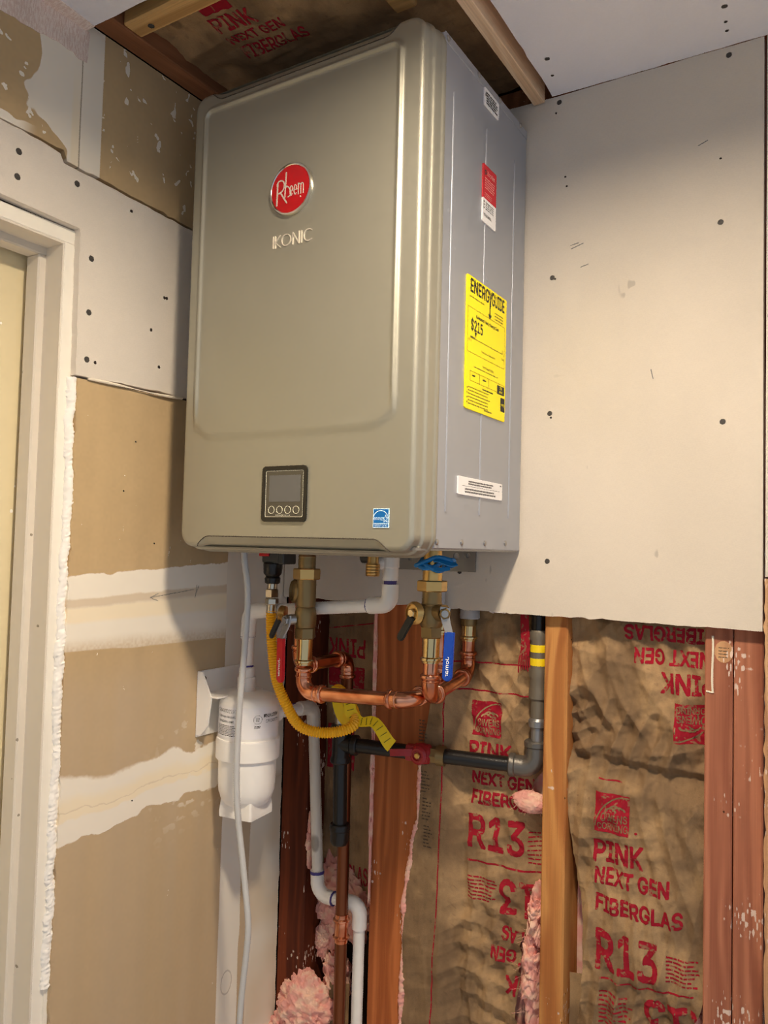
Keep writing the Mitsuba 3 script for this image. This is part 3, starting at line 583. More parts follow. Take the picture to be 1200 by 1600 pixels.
# energy star sticker: blue square with arc and star
put(H + '__blue_sticker', ext(rrect(0.3518, 0.3762, 1.6752, 1.7005, 0.0005), 'y', YF - 0.0012, YF - 0.0002), 'mat_label_pale', False); say(H + '__blue_sticker', 'small blue sticker reading energy with star at the lower right')
yb = YF - 0.0014
put(H + '__blue_sticker__field', [flat(poly2d(sg.box(0.3528, 1.6812, 0.3752, 1.6995)), 'y', yb), flat(poly2d(sg.box(0.3528, 1.6762, 0.3752, 1.6803)), 'y', yb)], 'mat_label_blue', False)
a = np.radians(np.linspace(18, 162, 30)); arc = sg.LineString([(0.3638 + 0.0112 * math.cos(t), 1.6868 + 0.0108 * math.sin(t)) for t in a]).buffer(0.0005)
st = [(0.3712 + (0.0046 if i % 2 == 0 else 0.0019) * math.cos(math.pi / 2 + i * math.pi / 5), 1.6868 + (0.0052 if i % 2 == 0 else 0.002) * math.sin(math.pi / 2 + i * math.pi / 5)) for i in range(10)]
star = sg.Polygon(st).exterior.buffer(0.0004)
items = [poly2d(arc.intersection(sg.box(0.3528, 1.68, 0.3752, 1.7))), poly2d(star), text_fit('energy', 0.3535, 0.0150, 1.6856, 0.0046, False), text_fit('ENERGY STAR', 0.3545, 0.0190, 1.6771, 0.0024, False)]
put(H + '__blue_sticker__print', flat(join2d(items), 'y', yb - 0.0002), 'mat_label_pale', False)
# side labels (plane x = 0.414, coordinates (y, z))
XS = 0.4140; XP = XS + 0.0022
def slabel(name, poly, m): put(name, ext(poly, 'x', XS + 0.0003, XP), m, False)
def P2(q): return [(a, b) for a, b in q]
r2 = np.random.default_rng(5)
n1 = H + '__warning_label'; slabel(n1, rrect(-0.1770, -0.1240, 2.3108, 2.3372, 0.002), 'mat_label_white'); say(n1, 'small white warning label near the top edge')
put(n1 + '__print', flat(join2d([rows2d(-0.170, -0.129, 2.333, 2.314, 5, 0.0024, r2, 0.3), poly2d(sg.Polygon([(-0.1745, 2.325), (-0.1705, 2.325), (-0.1725, 2.333)]))]), 'x', XP + 0.0003), 'mat_ink', False); say(n1 + '__print', kind='stuff')
n2 = H + '__red_label'; slabel(n2, rrect(-0.1758, -0.1280, 2.1352, 2.1712, 0.002), 'mat_label_white'); say(n2, 'narrow label, red above and white below')
slabel(n2 + '__red_field', rrect(-0.1758, -0.1280, 2.1712, 2.2225, 0.002), 'mat_label_red')
put(n2 + '__red_print', flat(join2d([text_fit('EcoNet', -0.1615, 0.0270, 2.2085, 0.0065), rows2d(-0.170, -0.134, 2.204, 2.186, 5, 0.0016, r2, 0.3), rows2d(-0.170, -0.143, 2.181, 2.173, 3, 0.0009, r2, 0.3)]), 'x', XP + 0.0003), 'mat_label_pink', False); say(n2 + '__red_print', kind='stuff')
put(n2 + '__green_mark', flat(poly2d(sg.Point(-0.1675, 2.211).buffer(0.0036).difference(sg.Point(-0.1675, 2.211).buffer(0.0020))), 'x', XP + 0.0003), 'mat_dark_grey_plastic', False)
put(n2 + '__black_print', flat(join2d([rows2d(-0.166, -0.136, 2.1675, 2.1545, 4, 0.0011, r2, 0.3), rows2d(-0.173, -0.170, 2.168, 2.154, 3, 0.0022, r2), text_fit('TOTAL CONTROL', -0.173, 0.028, 2.1445, 0.0042)]), 'x', XP + 0.0003), 'mat_ink', False); say(n2 + '__black_print', kind='stuff')
# yellow energy label
n3 = H + '__energy_label'; slabel(n3, rrect(-0.2215, -0.0800, 1.8500, 2.0420, 0.003), 'mat_label_yellow'); say(n3, 'large yellow energy label with black heading and price')
y0, y1 = -0.2215, -0.0800; W = y1 - y0; U = lambda u: y0 + u * W; Vv = lambda v: 1.850 + v * 0.192
ar = sg.Polygon([(U(.545), Vv(.905)), (U(.565), Vv(.905)), (U(.565), Vv(.795)), (U(.600), Vv(.795)), (U(.555), Vv(.755)), (U(.510), Vv(.795)), (U(.545), Vv(.795))])
prn = [text_fit('ENERG', U(.075), .455 * W, Vv(.882), .0190), text_fit('Y', U(.525), .085 * W, Vv(.862), .0230), text_fit('GUIDE', U(.600), .335 * W, Vv(.882), .0190), poly2d(ar), text_fit('$215', U(.10), .285 * W, Vv(.600), .0155),
       text_fit('Estimated Yearly Energy Cost', U(.22), .57 * W, Vv(.705), .0045), poly2d(sg.box(U(.09), Vv(.536), U(.20), Vv(.550))), poly2d(sg.Polygon([(U(.19), Vv(.592)), (U(.24), Vv(.592)), (U(.215), Vv(.552))])),
       poly2d(sg.box(U(.78), Vv(.205), U(.97), Vv(.275))), poly2d(sg.box(U(.875), Vv(.075), U(.985), Vv(.185))), text_fit('Cost Range of Similar Models', U(.36), .35 * W, Vv(.465), .0028, False), text_fit('$211', U(.05), .07 * W, Vv(.51), .003, False), text_fit('$280', U(.88), .07 * W, Vv(.49), .003, False),
       text_fit('First Hour Rating', U(.40), .27 * W, Vv(.352), .0036, False), rows2d(U(.18), U(.86), Vv(.345), Vv(.315), 1, .0011, r2, .4), rows2d(U(.15), U(.70), Vv(.295), Vv(.225), 1, .0022, r2, 6.0), rows2d(U(.40), U(.68), Vv(.200), Vv(.175), 1, .0018, r2, .2)]
put(n3 + '__black_print', flat(join2d(prn), 'x', XP + 0.0003), 'mat_ink', False)
ol = lambda a, b, c, d, t=.0006: poly2d(sg.box(U(a), Vv(b), U(c), Vv(d)).difference(sg.box(U(a), Vv(b), U(c), Vv(d)).buffer(-t, join_style=2)))
fine = [ol(.02, .425, .955, .765), poly2d(sg.box(U(.09), Vv(.538), U(.90), Vv(.543))), poly2d(sg.box(U(.895), Vv(.538), U(.905), Vv(.572))), ol(.10, .215, .97, .290), poly2d(sg.box(U(.33), Vv(.215), U(.336), Vv(.29))), poly2d(sg.box(U(.55), Vv(.215), U(.556), Vv(.29))),
        rows2d(U(.06), U(.42), Vv(.855), Vv(.835), 1, .0016, r2, .4), rows2d(U(.68), U(.92), Vv(.845), Vv(.775), 3, .0015, r2, .4), rows2d(U(.06), U(.60), Vv(.178), Vv(.030), 6, .0014, r2, .35, .75), rows2d(U(.03), U(.05), Vv(.175), Vv(.03), 4, .002, r2), rows2d(U(.06), U(.98), Vv(.975), Vv(.955), 1, .0009, r2, .6), rows2d(U(.45), U(.66), Vv(.04), Vv(.02), 1, .0018, r2, .1)]
put(n3 + '__fine_print', flat(join2d(fine), 'x', XP + 0.0004), 'mat_ink_olive', False); say(n3 + '__fine_print', kind='stuff')
say(n3 + '__black_print', kind='stuff'); put(n3 + '__yellow_print', flat(join2d([text_fit('190', U(.84), .06 * W, Vv(.246), .004), text_fit('MAX', U(.835), .08 * W, Vv(.220), .003), poly2d(star_poly := affinity.scale(sg.Polygon(st), 1.0, 1.0).exterior.buffer(0.0004)) if False else text_fit('energy', U(.885), .09 * W, Vv(.12), .0045, False)]), 'x', XP + 0.0006), 'mat_label_yellow', False)
n4 = H + '__white_label'; slabel(n4, rrect(-0.2375, -0.0842, 1.7268, 1.7523, 0.002), 'mat_label_white'); say(n4, 'wide white label near the bottom of the side')
put(n4 + '__print', flat(join2d([rows2d(-0.205, -0.118, 1.7485, 1.7415, 2, 0.0021, r2, 0.15), poly2d(sg.box(-0.225, 1.7394, -0.095, 1.7400)), rows2d(-0.216, -0.108, 1.7375, 1.7295, 2, 0.0023, r2, 0.15), rows2d(-0.094, -0.088, 1.7495, 1.7475, 1, 0.0018, r2)]), 'x', XP + 0.0003), 'mat_ink_grey', False); say(n4 + '__print', kind='stuff')
say(H, 'silver-grey tankless water heater hung on the wall in the corner', 'water heater')

# ------------------------------------------------------------------ service valves
def press(p0, p1, r, m_key, key, ring=0.0022):
    p0, p1 = np.array(p0, float), np.array(p1, float); d = (p1 - p0) / np.linalg.norm(p1 - p0); L = np.linalg.norm(p1 - p0)
    pr = [(r + 0.0010, 0), (r + 0.0016, 0.0012), (r + 0.0012, L * 0.25), (r + 0.0010, L - 0.009), (r + 0.0036, L - 0.0072), (r + 0.0040, L - 0.0055), (r + 0.0034, L - 0.0035), (r + 0.0012, L - 0.0025), (r + 0.0010, L)]
    return put(key, lathe(pr, p0, d, 28), m_key)
def lever_grip(key, p0, p1, nrm, w, t, m_key):
    """flat rounded grip sleeve from p0 to p1, its wide face square to nrm"""
    p0, p1, nrm = np.array(p0, float), np.array(p1, float), np.array(nrm, float); d = p1 - p0; L = np.linalg.norm(d); d /= L; nrm -= d * nrm.dot(d); nrm /= np.linalg.norm(nrm); s = np.cross(nrm, d)
    poly = sg.box(-w / 2, 0, w / 2, L - w / 2).union(sg.Point(0, L - w / 2).buffer(w / 2, quad_segs=8)); pieces = []
    for o, z0, z1 in ((0, -t / 2 + 0.001, t / 2 - 0.001), (-0.001, -t / 2, t / 2)):
        m = trimesh.creation.extrude_polygon(poly.buffer(o), z1 - z0, engine='earcut'); v = m.vertices; m.vertices = p0 + v[:, :1] * s + v[:, 1:2] * d + (v[:, 2:] + z0) * nrm; pieces.append(m)
    return put(key, cat(pieces), m_key, False), (p0, d, nrm, s, L, t)
def grip_text(key, fr, text, m_key, h):
    p0, d, nrm, s, L, t = fr; v, f = text_fit(text, 0.20 * L, 0.5 * L, -h * 0.45, h); m = p0 + v[:, :1] * d + v[:, 1:2] * (-s) + nrm * (t / 2 + 0.0003)
    put(key, trimesh.Trimesh(m, f, process=False), m_key, False)

Hx, Hy = 0.1175, -0.183
hv = 'service_valve'; z = lambda *a: a
col = lambda pr: lathe([(r, zz_) for r, zz_ in pr], (Hx, Hy, 0), (0, 0, 1), 32)
put(hv + '__body', col([(0.0160, 1.5955), (0.0160, 1.553), (0.0150, 1.550), (0.0165, 1.547), (0.0178, 1.540), (0.0182, 1.530), (0.0175, 1.522), (0.0160, 1.5165), (0.0150, 1.5160)]), 'mat_brass_dark')
put(hv + '__nipple', col([(0.0135, 1.6480), (0.0135, 1.634), (0.0148, 1.632), (0.0140, 1.629), (0.0148, 1.626), (0.0140, 1.623), (0.0148, 1.620), (0.0142, 1.617), (0.0142, 1.6115)][::-1]), 'mat_brass_dark')
put(hv + '__union_nut', hexnut((Hx, Hy, 1.5945), (Hx, Hy, 1.6125), 0.0222, phase=0.15), 'mat_brass', 20); say(hv + '__union_nut', 'large bright hex union nut')
put(hv + '__relief_boss', [lathe([(0.0195, 0), (0.0200, 0.002), (0.0195, 0.014), (0.0165, 0.017), (0.0160, 0.012), (0.006, 0.012)], (Hx - 0.014, Hy + 0.006, 1.5740), (-0.55, -0.8, 0.05), 30), cyl((Hx, Hy, 1.574), (Hx - 0.014, Hy + 0.006, 1.574), 0.012)], 'mat_brass_dark')
put(hv + '__lower_nut', hexnut((Hx, Hy, 1.4980), (Hx, Hy, 1.5165), 0.0170, phase=0.4), 'mat_brass_dark', 20)
press((Hx, Hy, 1.4985), (Hx, Hy, 1.4560), 0.0118, 'mat_brass_shiny', hv + '__press_end')
# drain port with cap and small black lever
cdir = np.array([-0.62, -0.78, 0.0]); cp = np.array([Hx - 0.0340, Hy - 0.0080, 1.5360])
put(hv + '__drain_cap', lathe([(0.0105, 0), (0.0130, 0.001)] + [(0.0135 if i % 2 else 0.0125, 0.002 + i * 0.0011) for i in range(8)] + [(0.0115, 0.0120), (0.0060, 0.0128)], cp, (-0.9, -0.35, 0.1), 30), 'mat_brass')
lever_grip(hv + '__drain_lever', cp + cdir * 0.010 + [-0.002, 0, -0.008], cp + cdir * 0.014 + [-0.014, 0, -0.040], (-0.4, -0.9, 0), 0.013, 0.004, 'mat_black_plastic')
pv = np.array([0.1005, -0.2060, 1.5290])
put(hv + '__stem', [cyl(np.array([Hx, Hy, 1.531]), pv + [0, 0.004, 0], 0.0085), hexnut(pv + [0, 0.004, 0], pv + [-0.0035, -0.0062, 0], 0.0085)], 'mat_steel', 20)
lv = spline([pv + [0, -0.001, 0.006], pv + [-0.001, -0.002, -0.008], pv + [-0.006, -0.004, -0.020], pv + [-0.0085, -0.006, -0.034]], 14)[0]
def strap(path, w, t, nrm):
    P = np.asarray(path, float); tn = np.gradient(P, axis=0); tn /= np.linalg.norm(tn, axis=1, keepdims=True); n0 = np.array(nrm, float)[None] - tn * (tn @ np.array(nrm, float))[:, None]; n0 /= np.linalg.norm(n0, axis=1, keepdims=True); s = np.cross(n0, tn)
    w = np.broadcast_to(w, (len(P),))[:, None]; c = [P + s * w / 2 * a + n0 * t / 2 * b for a, b in ((-1, -1), (1, -1), (1, 1), (-1, 1))]; v = np.stack(c, 1).reshape(-1, 3); f = []
    for i in range(len(P) - 1):
        for k in range(4): a, b = i * 4 + k, i * 4 + (k + 1) % 4; f += [(a, b, b + 4), (a, b + 4, a + 4)]
    e = (len(P) - 1) * 4; f += [(0, 2, 1), (0, 3, 2), (e, e + 1, e + 2), (e, e + 2, e + 3)]
    return trimesh.Trimesh(v, f, process=False)
put(hv + '__lever', [strap(lv, np.linspace(0.018, 0.013, 14), 0.0028, (-0.45, -0.89, 0)), cyl(pv + [0, 0.002, 0], pv + [-0.004, -0.0085, 0], 0.0048)], 'mat_steel', 30)
_, fr = lever_grip(hv + '__grip', lv[-1] + [0, 0, 0.004], lv[-1] + [0.0022, -0.002, -0.0665], (-0.30, -0.95, 0), 0.0180, 0.0058, 'mat_red_grip'); say(hv + '__grip', 'red lever sleeve with white print')
for q in (1,):
    p0, d, nrm, s, L, t = fr; v, f = text_fit('Jomar', 0.45 * L, 0.42 * L, -0.002, 0.0058); put(hv + '__grip__print', trimesh.Trimesh(p0 + v[:, :1] * d + v[:, 1:2] * (-s) + nrm * (t / 2 + 0.0003), f[:, ::1], process=False), 'mat_label_white', False)
say(hv, 'brass hot water service valve with red lever grip, below the left half of the heater', 'valve')

# cold valve
Cx, Cy = 0.3432, -0.170
cv = 'service_valve_001'; col = lambda pr: lathe(pr, (Cx, Cy, 0), (0, 0, 1), 32)
put(cv + '__nipple', col([(0.0150, 1.6005), (0.0150, 1.6150), (0.0140, 1.6165), (0.0140, 1.6480)]), 'mat_brass')
put(cv + '__union_nut', hexnut((Cx, Cy, 1.5860), (Cx, Cy, 1.6025), 0.0228, phase=0.1), 'mat_brass', 20)
put(cv + '__body', col([(0.0150, 1.5325), (0.0165, 1.535), (0.0185, 1.541), (0.0192, 1.550), (0.0180, 1.559), (0.0150, 1.565), (0.0160, 1.5675), (0.0150, 1.5700), (0.0145, 1.5870)]), 'mat_brass_dark')
put(cv + '__lower_nut', hexnut((Cx, Cy, 1.5170), (Cx, Cy, 1.5345), 0.0172, phase=0.5), 'mat_brass_dark', 20)
press((Cx, Cy, 1.5175), (Cx, Cy, 1.4800), 0.0118, 'mat_brass_shiny', cv + '__press_end')
cd = np.array([-0.30, -0.95, 0.0]); cp = np.array([Cx - 0.018, Cy - 0.012, 1.5535])
put(cv + '__drain_cap', [lathe([(0.0130, 0), (0.0165, 0.001)] + [(0.0172 if i % 2 else 0.0160, 0.002 + i * 0.0012) for i in range(7)] + [(0.0140, 0.0115), (0.0125, 0.0118), (0.0120, 0.0090), (0.004, 0.0090)], cp, cd, 30), cyl((Cx, Cy, 1.5525), cp, 0.011)], 'mat_brass'); say(cv + '__drain_cap', 'round knurled brass drain cap')
put(cv + '__drain_cap__screw', hexnut(cp + cd * 0.008, cp + cd * 0.014, 0.0072), 'mat_brass_shiny', 20)
lever_grip(cv + '__drain_lever', cp + cd * 0.011 + [0.000, 0, -0.006], cp + cd * 0.017 + [-0.016, 0, -0.041], (-0.3, -0.95, 0), 0.0135, 0.0045, 'mat_black_plastic')
pv = np.array([0.3735, Cy - 0.014, 1.5560])
put(cv + '__stem', [cyl((Cx, Cy, 1.555), pv + [-0.004, 0.004, 0], 0.0125), hexnut(pv + [-0.003, 0.002, 0], pv + [0.003, -0.007, 0], 0.0085)], 'mat_brass_dark', 20)
lv = spline([pv + [0.001, -0.002, 0.009], pv + [0.002, -0.003, -0.008], pv + [0.006, -0.004, -0.019], pv + [0.0105, -0.005, -0.030]], 14)[0]
put(cv + '__lever', [strap(lv, np.linspace(0.015, 0.010, 14), 0.0028, (0.45, -0.89, 0)), cyl(pv + [0.001, 0.0, 0], pv + [0.004, -0.0095, 0], 0.0052)], 'mat_steel', 30)
_, fr = lever_grip(cv + '__grip', lv[-1] + [0, 0, 0.004], lv[-1] + [-0.002, -0.002, -0.0665], (0.10, -1.0, 0), 0.0150, 0.0058, 'mat_blue_grip'); say(cv + '__grip', 'blue lever sleeve with white print')
p0, d, nrm, s, L, t = fr; v, f = text_fit('Jomar', 0.50 * L, 0.40 * L, -0.002, 0.0052); put(cv + '__grip__print', trimesh.Trimesh(p0 + v[:, :1] * d + v[:, 1:2] * (-s) + nrm * (t / 2 + 0.0003), f, process=False), 'mat_label_white', False)
say(cv, 'brass cold water service valve with blue lever grip, below the right end of the heater', 'valve')
# plastic wrapped round the two inlets
bt = []
for k in range(3):
    a = np.linspace(0.3 + k, 0.3 + k + 2 * math.pi * 0.95, 60); rr = 0.0200 + 0.004 * np.sin(3 * a + k) + 0.0015 * k
    pth = np.stack([Cx + 0.004 + rr * np.cos(a) * 1.15, Cy + rr * np.sin(a), 1.6275 + 0.0065 * np.sin(2 * a + 1.7 * k) + 0.0035 * (k - 1)], 1); bt.append(strap(pth, 0.011, 0.0012, (0, 0, 1)) if False else sweep(pth, 0.0034, 8))
bt.append(strap(spline([(Cx + 0.012, Cy - 0.018, 1.633), (Cx + 0.026, Cy - 0.016, 1.631), (Cx + 0.038, Cy - 0.012, 1.6275), (Cx + 0.044, Cy - 0.008, 1.6290)], 20)[0], 0.009, 0.0016, (0.2, -0.5, 0.8)))
bt.append(strap(spline([(Cx + 0.006, Cy - 0.022, 1.624), (Cx + 0.020, Cy - 0.021, 1.620), (Cx + 0.036, Cy - 0.014, 1.6225)], 20)[0], 0.006, 0.0016, (0.2, -0.9, 0.3)))
put('blue_plastic_collar', bt, 'mat_blue_plastic', 40); say('blue_plastic_collar', 'crumpled blue plastic strap around the cold water inlet under the heater', 'plastic strap')
a = np.linspace(0, 2 * np.pi * 0.93, 50)
put('orange_plastic_ring', sweep(np.stack([Hx + 0.0175 * np.cos(a), Hy + 0.0175 * np.sin(a), 1.6425 - 0.003 * np.sin(a * 1.0 + 2)], 1), 0.0045, 10), 'mat_orange_plastic'); say('orange_plastic_ring', 'orange plastic ring around the hot water outlet under the heater', 'plastic ring')

# ------------------------------------------------------------------ copper piping
def pipe(key, pts, R, r, m_key, n=22): return put(key, sweep(fillet(pts, R) if len(pts) > 2 else np.array(pts, float), r, n), m_key, 50)
def elbow(key, a, b, c, R, r, m_key, leg=0.018, rings=True):
    """press elbow at corner b"""
    a, b, c = (np.array(v, float) for v in (a, b, c)); d0 = (a - b) / np.linalg.norm(a - b); d1 = (c - b) / np.linalg.norm(c - b); ms = [sweep(fillet([b + d0 * (R + leg), b, b + d1 * (R + leg)], R, 14), r + 0.0013, 24)]
    if rings:
        for d in (d0, d1): ms += [bead(b + d * (R + leg - 0.004), d, r + 0.0042, 0.0034), bead(b + d * (R + leg * 0.25), d, r + 0.0026, 0.0014)]
    return put(key, cat(ms), m_key, 50)
CR = 0.0111
h = 'hot_copper_pipe'
A, B_, C_, D_, E_ = (Hx, Hy, 1.456), (0.1160, Hy, 1.4105), (0.3215, -0.181, 1.4225), (0.2755, -0.0135, 1.4280), (0.2755, -0.0135, 1.5600)
elbow(h + '__elbow', A, B_, C_, 0.022, CR, 'mat_copper', 0.020)
put(h + '__pipe', [sweep([np.array(B_) + (np.array(C_) - B_) * 0.12, np.array(C_) - (np.array(C_) - B_) * 0.10], CR, 22)], 'mat_copper', 50)
elbow(h + '__elbow', B_, C_, D_, 0.022, CR, 'mat_copper', 0.022)
put(h + '__pipe', [sweep([np.array(C_) + (np.array(D_) - C_) * 0.18, np.array(D_) - (np.array(D_) - C_) * 0.15], CR, 22)], 'mat_copper', 50)
elbow(h + '__elbow', C_, D_, E_, 0.020, CR, 'mat_copper', 0.018)
put(h + '__pipe', [sweep([(0.2755, -0.0135, 1.45), (0.2755, -0.0135, 1.512)], CR, 22)], 'mat_copper', 50)
press((0.2755, -0.0135, 1.540), (0.2755, -0.0135, 1.5040), 0.0112, 'mat_brass_shiny', h + '__coupling')
put(h + '__plastic_end', [sweep(fillet([(0.2755, -0.0135, 1.536), (0.2755, -0.0135, 1.582), (0.2755, 0.002, 1.582)], 0.010), 0.0085, 18)], 'mat_grey_pex')
say(h, 'bright copper pipe looping right from the hot service valve and back to the wall', 'copper pipe')
c = 'cold_copper_pipe'
A, B_, C_, D_ = (Cx, Cy, 1.482), (0.3425, Cy, 1.4275), (0.3095, 0.031, 1.4350), (0.3095, 0.031, 1.545)
put(c + '__pipe', [sweep([(Cx, Cy, 1.484), (0.3428, Cy, 1.452)], CR, 22)], 'mat_copper', 50)
elbow(c + '__elbow', A, B_, C_, 0.022, CR, 'mat_copper', 0.014)
put(c + '__pipe', [sweep([np.array(B_) + (np.array(C_) - B_) * 0.14, np.array(C_) - (np.array(C_) - B_) * 0.14], CR, 22)], 'mat_copper', 50)
elbow(c + '__elbow', B_, C_, D_, 0.022, CR, 'mat_copper', 0.018)
put(c + '__pipe', [sweep([(0.3095, 0.031, 1.46), (0.3095, 0.031, 1.512)], CR, 22)], 'mat_copper', 50)
press((0.3095, 0.031, 1.5300), (0.3095, 0.031, 1.4920), 0.0114, 'mat_brass_shiny', c + '__coupling')
put(c + '__coupling', lathe([(0.0128, 1.518), (0.0140, 1.5195), (0.0140, 1.530), (0.0128, 1.532)], (0.3095, 0.031, 0), (0, 0, 1), 24), 'mat_brass_dark')
put(c + '__grey_sleeve', lathe([(0.0165, 1.5300), (0.0172, 1.5315), (0.0172, 1.560)], (0.3095, 0.034, 0), (0, 0, 1), 28), 'mat_grey_pex'); say(c + '__grey_sleeve', 'grey plastic sleeve passing up behind the drywall')
say(c, 'bright copper pipe bending from the cold service valve up behind the drywall edge', 'copper pipe')
d_ = 'relief_copper_pipe'
A, B_, C_, D_ = (0.0880, -0.1560, 1.490), (0.0880, -0.1560, 1.4470), (0.0870, -0.0120, 1.4470), (0.0900, -0.0120, 0.0)
put(d_ + '__pipe', [sweep([(0.0890, -0.1570, 1.560), (0.0880, -0.1560, 1.470)], CR, 20)], 'mat_copper', 50)
elbow(d_ + '__elbow', A, B_, C_, 0.020, CR, 'mat_copper', 0.016)
put(d_ + '__pipe', [sweep([(0.0880, -0.125, 1.447), (0.0870, -0.040, 1.447)], CR, 20)], 'mat_copper', 50)
elbow(d_ + '__elbow', B_, C_, D_, 0.020, CR, 'mat_copper', 0.018)
put(d_ + '__pipe', [sweep([(0.0872, -0.0120, 1.42), (0.0890, -0.0120, 0.985)], CR, 20)], 'mat_copper_old', 50)
put(d_ + '__coupling', [lathe([(CR + 0.001, 0), (CR + 0.0014, 0.006), (CR + 0.0042, 0.0085), (CR + 0.0042, 0.011), (CR + 0.0014, 0.0135), (CR + 0.0012, 0.036), (CR + 0.0042, 0.0385), (CR + 0.0042, 0.041), (CR + 0.0014, 0.0435), (CR + 0.001, 0.050)], (0.0890, -0.0120, 0.938), (0, 0, 1), 26)], 'mat_copper')
put(d_ + '__pipe', [sweep([(0.0890, -0.0120, 0.945), (0.0905, -0.0120, 0.0)], CR, 20)], 'mat_copper_old', 50)
say(d_, 'copper pipe from behind the hot valve down the left bay to the floor, dull below', 'copper pipe')

# ------------------------------------------------------------------ gas line
g = 'gas_pipe'; tee = np.array([0.0970, -0.0420, 1.2985]); gel = np.array([0.4330, 0.0360, 1.2950]); GR = 0.0125; gd = (gel - tee) / np.linalg.norm(gel - tee)
put(g + '__tee', [lathe([(GR + .004, -.034), (GR + .0055, -.032), (GR + .0055, -.026), (GR + .0030, -.022), (GR + .003, .022), (GR + .0055, .026), (GR + .0055, .032), (GR + .004, .034)], tee, (0, 0, 1), 28), lathe([(GR + .003, 0), (GR + .003, .020), (GR + .0055, .023), (GR + .0055, .031), (GR + .004, .033)], tee, gd, 28)], 'mat_black_iron')
put(g + '__drip_leg', [sweep([tee + [0, 0, -.03], tee + [0.003, 0, -.150]], GR, 22)], 'mat_black_iron', 50)
put(g + '__drip_leg_cap', [lathe([(GR + .004, 0), (GR + .006, -.003), (GR + .006, -.010), (GR + .004, -.012), (GR + .004, -.030), (GR + .001, -.036), (0.004, -.038)][::-1], tee + [0.003, 0, -.140], (0, 0, 1), 28)], 'mat_black_iron'); say(g + '__drip_leg_cap', 'black iron cap at the bottom of the drip leg')
vx = 0.44
put(g + '__pipe', [sweep([tee + gd * .02, tee + (gel - tee) * (vx - .055)], GR, 22)], 'mat_black_iron', 50)
vp = tee + (gel - tee) * vx
put(g + '__shutoff', [sweep([vp - gd * .028, vp - gd * .012], GR + .0025, 6), lathe([(0.010, -.018), (0.0165, -.012), (0.0180, 0), (0.0165, .012), (0.010, .018)], vp, gd, 24), lathe([(0.0155, 0), (0.0160, .010), (0.0120, .014), (0.0090, .014), (0.0085, .011)], vp + [0, -0.006, 0], (0, -1, 0), 24),
    lever_mesh := strap(spline([vp + np.array([-.006, -.016, .004]), vp + gd * (-.02) + [0, -.017, .003], vp + gd * (-.050) + [0, -.0165, -.001]], 12)[0], 0.012, 0.003, (0, -1, 0))], 'mat_red_paint', 30); say(g + '__shutoff', 'red shutoff cock in the run')
put(g + '__shutoff__stem', [hexnut(vp + [0, -.017, 0], vp + [0, -.022, 0], 0.0058)], 'mat_brass', 20)
put(g + '__shutoff__brass_end', [sweep([vp + gd * .012, vp + gd * .026], GR + .001, 6), sweep([vp + gd * .026, vp + gd * .040], GR + .0045, 20)], 'mat_brass_dark', 30)
put(g + '__pipe', [sweep([vp + gd * .036, gel - gd * .03], GR, 22)], 'mat_black_iron', 50)
put(g + '__elbow', [sweep(fillet([gel - gd * .043, gel, gel + [0, 0, .043]], 0.022, 14), GR + .0045, 26), lathe([(GR + .0045, 0), (GR + .0068, .002), (GR + .0068, .009), (GR + .0045, .011)], gel - gd * .044, gd, 26), lathe([(GR + .0045, 0), (GR + .0068, .002), (GR + .0068, .009), (GR + .0045, .011)], gel + [0, 0, .033], (0, 0, 1), 26)], 'mat_malleable'); say(g + '__elbow', 'grey malleable iron elbow by the orange stud')
ux = gel[0] + 0.002; uy = gel[1]
put(g + '__nipple', [lathe([(0.0105, 1.335), (0.0105, 1.360), (0.0145, 1.362), (0.0150, 1.372), (0.0120, 1.376)], (ux, uy, 0), (0, 0, 1), 24)], 'mat_galvanised')
put(g + '__union', [lathe([(0.0118, 1.37), (0.0118, 1.405), (0.0150, 1.408), (0.0150, 1.420), (0.0135, 1.424), (0.0135, 1.440), (0.0152, 1.443), (0.0152, 1.456), (0.0135, 1.459), (0.0135, 1.500), (0.0158, 1.504), (0.0158, 1.516), (0.0140, 1.520)], (ux, uy, 0), (0, 0, 1), 26)], 'mat_iron_grey'); say(g + '__union', 'grey union fitting with yellow tape marks')
put(g + '__yellow_band', [strap(np.stack([ux + 0.0141 * np.cos(a), uy + 0.0141 * np.sin(a), np.full(24, zc)], 1), 0.0125, 0.0005, (0, -1, 0.01)) if False else lathe([(0.0140, zc - .006), (0.0141, zc + .006)], (ux, uy, 0), (0, 0, 1), 24) for a in [0] for zc in (1.468, 1.490)], 'mat_tag'); say(g + '__yellow_band', 'yellow bands on the union')
put(g + '__riser', [sweep([(ux, uy, 1.515), (ux, uy, 1.70)], GR, 22)], 'mat_black_iron', 50)
say(g, 'black iron gas pipe with red shutoff running from the left bay to the orange stud', 'gas pipe')

# yellow flexible connector
f_ = 'gas_hose'; gx0, gy0 = 0.0365, -0.172
hose = [(gx0 + .000, gy0, 1.538), (gx0 + .001, gy0, 1.500), (gx0 + .008, gy0 - .002, 1.462), (gx0 + .020, gy0 - .004, 1.420), (gx0 + .040, gy0 + .004, 1.376), (0.090, -0.152, 1.3475), (0.116, -0.135, 1.3380), (0.144, -0.116, 1.3400), (0.1600, -0.098, 1.3490), (0.1480, -0.078, 1.3660), (0.1180, -0.064, 1.3880), (0.0980, -0.055, 1.3960), (0.0880, -0.0470, 1.3900), (0.0915, -0.043, 1.372), (0.0930, -0.042, 1.362)]
hp, hl = spline(hose, 720); hr = 0.0086 + 0.0010 * np.cos(np.linspace(0, 2 * np.pi * hl / 0.0042, 720))
put(f_ + '__hose', sweep(hp, hr, 18), 'mat_yellow_hose', 60); say(f_ + '__hose', 'ribbed yellow coated flexible tube')
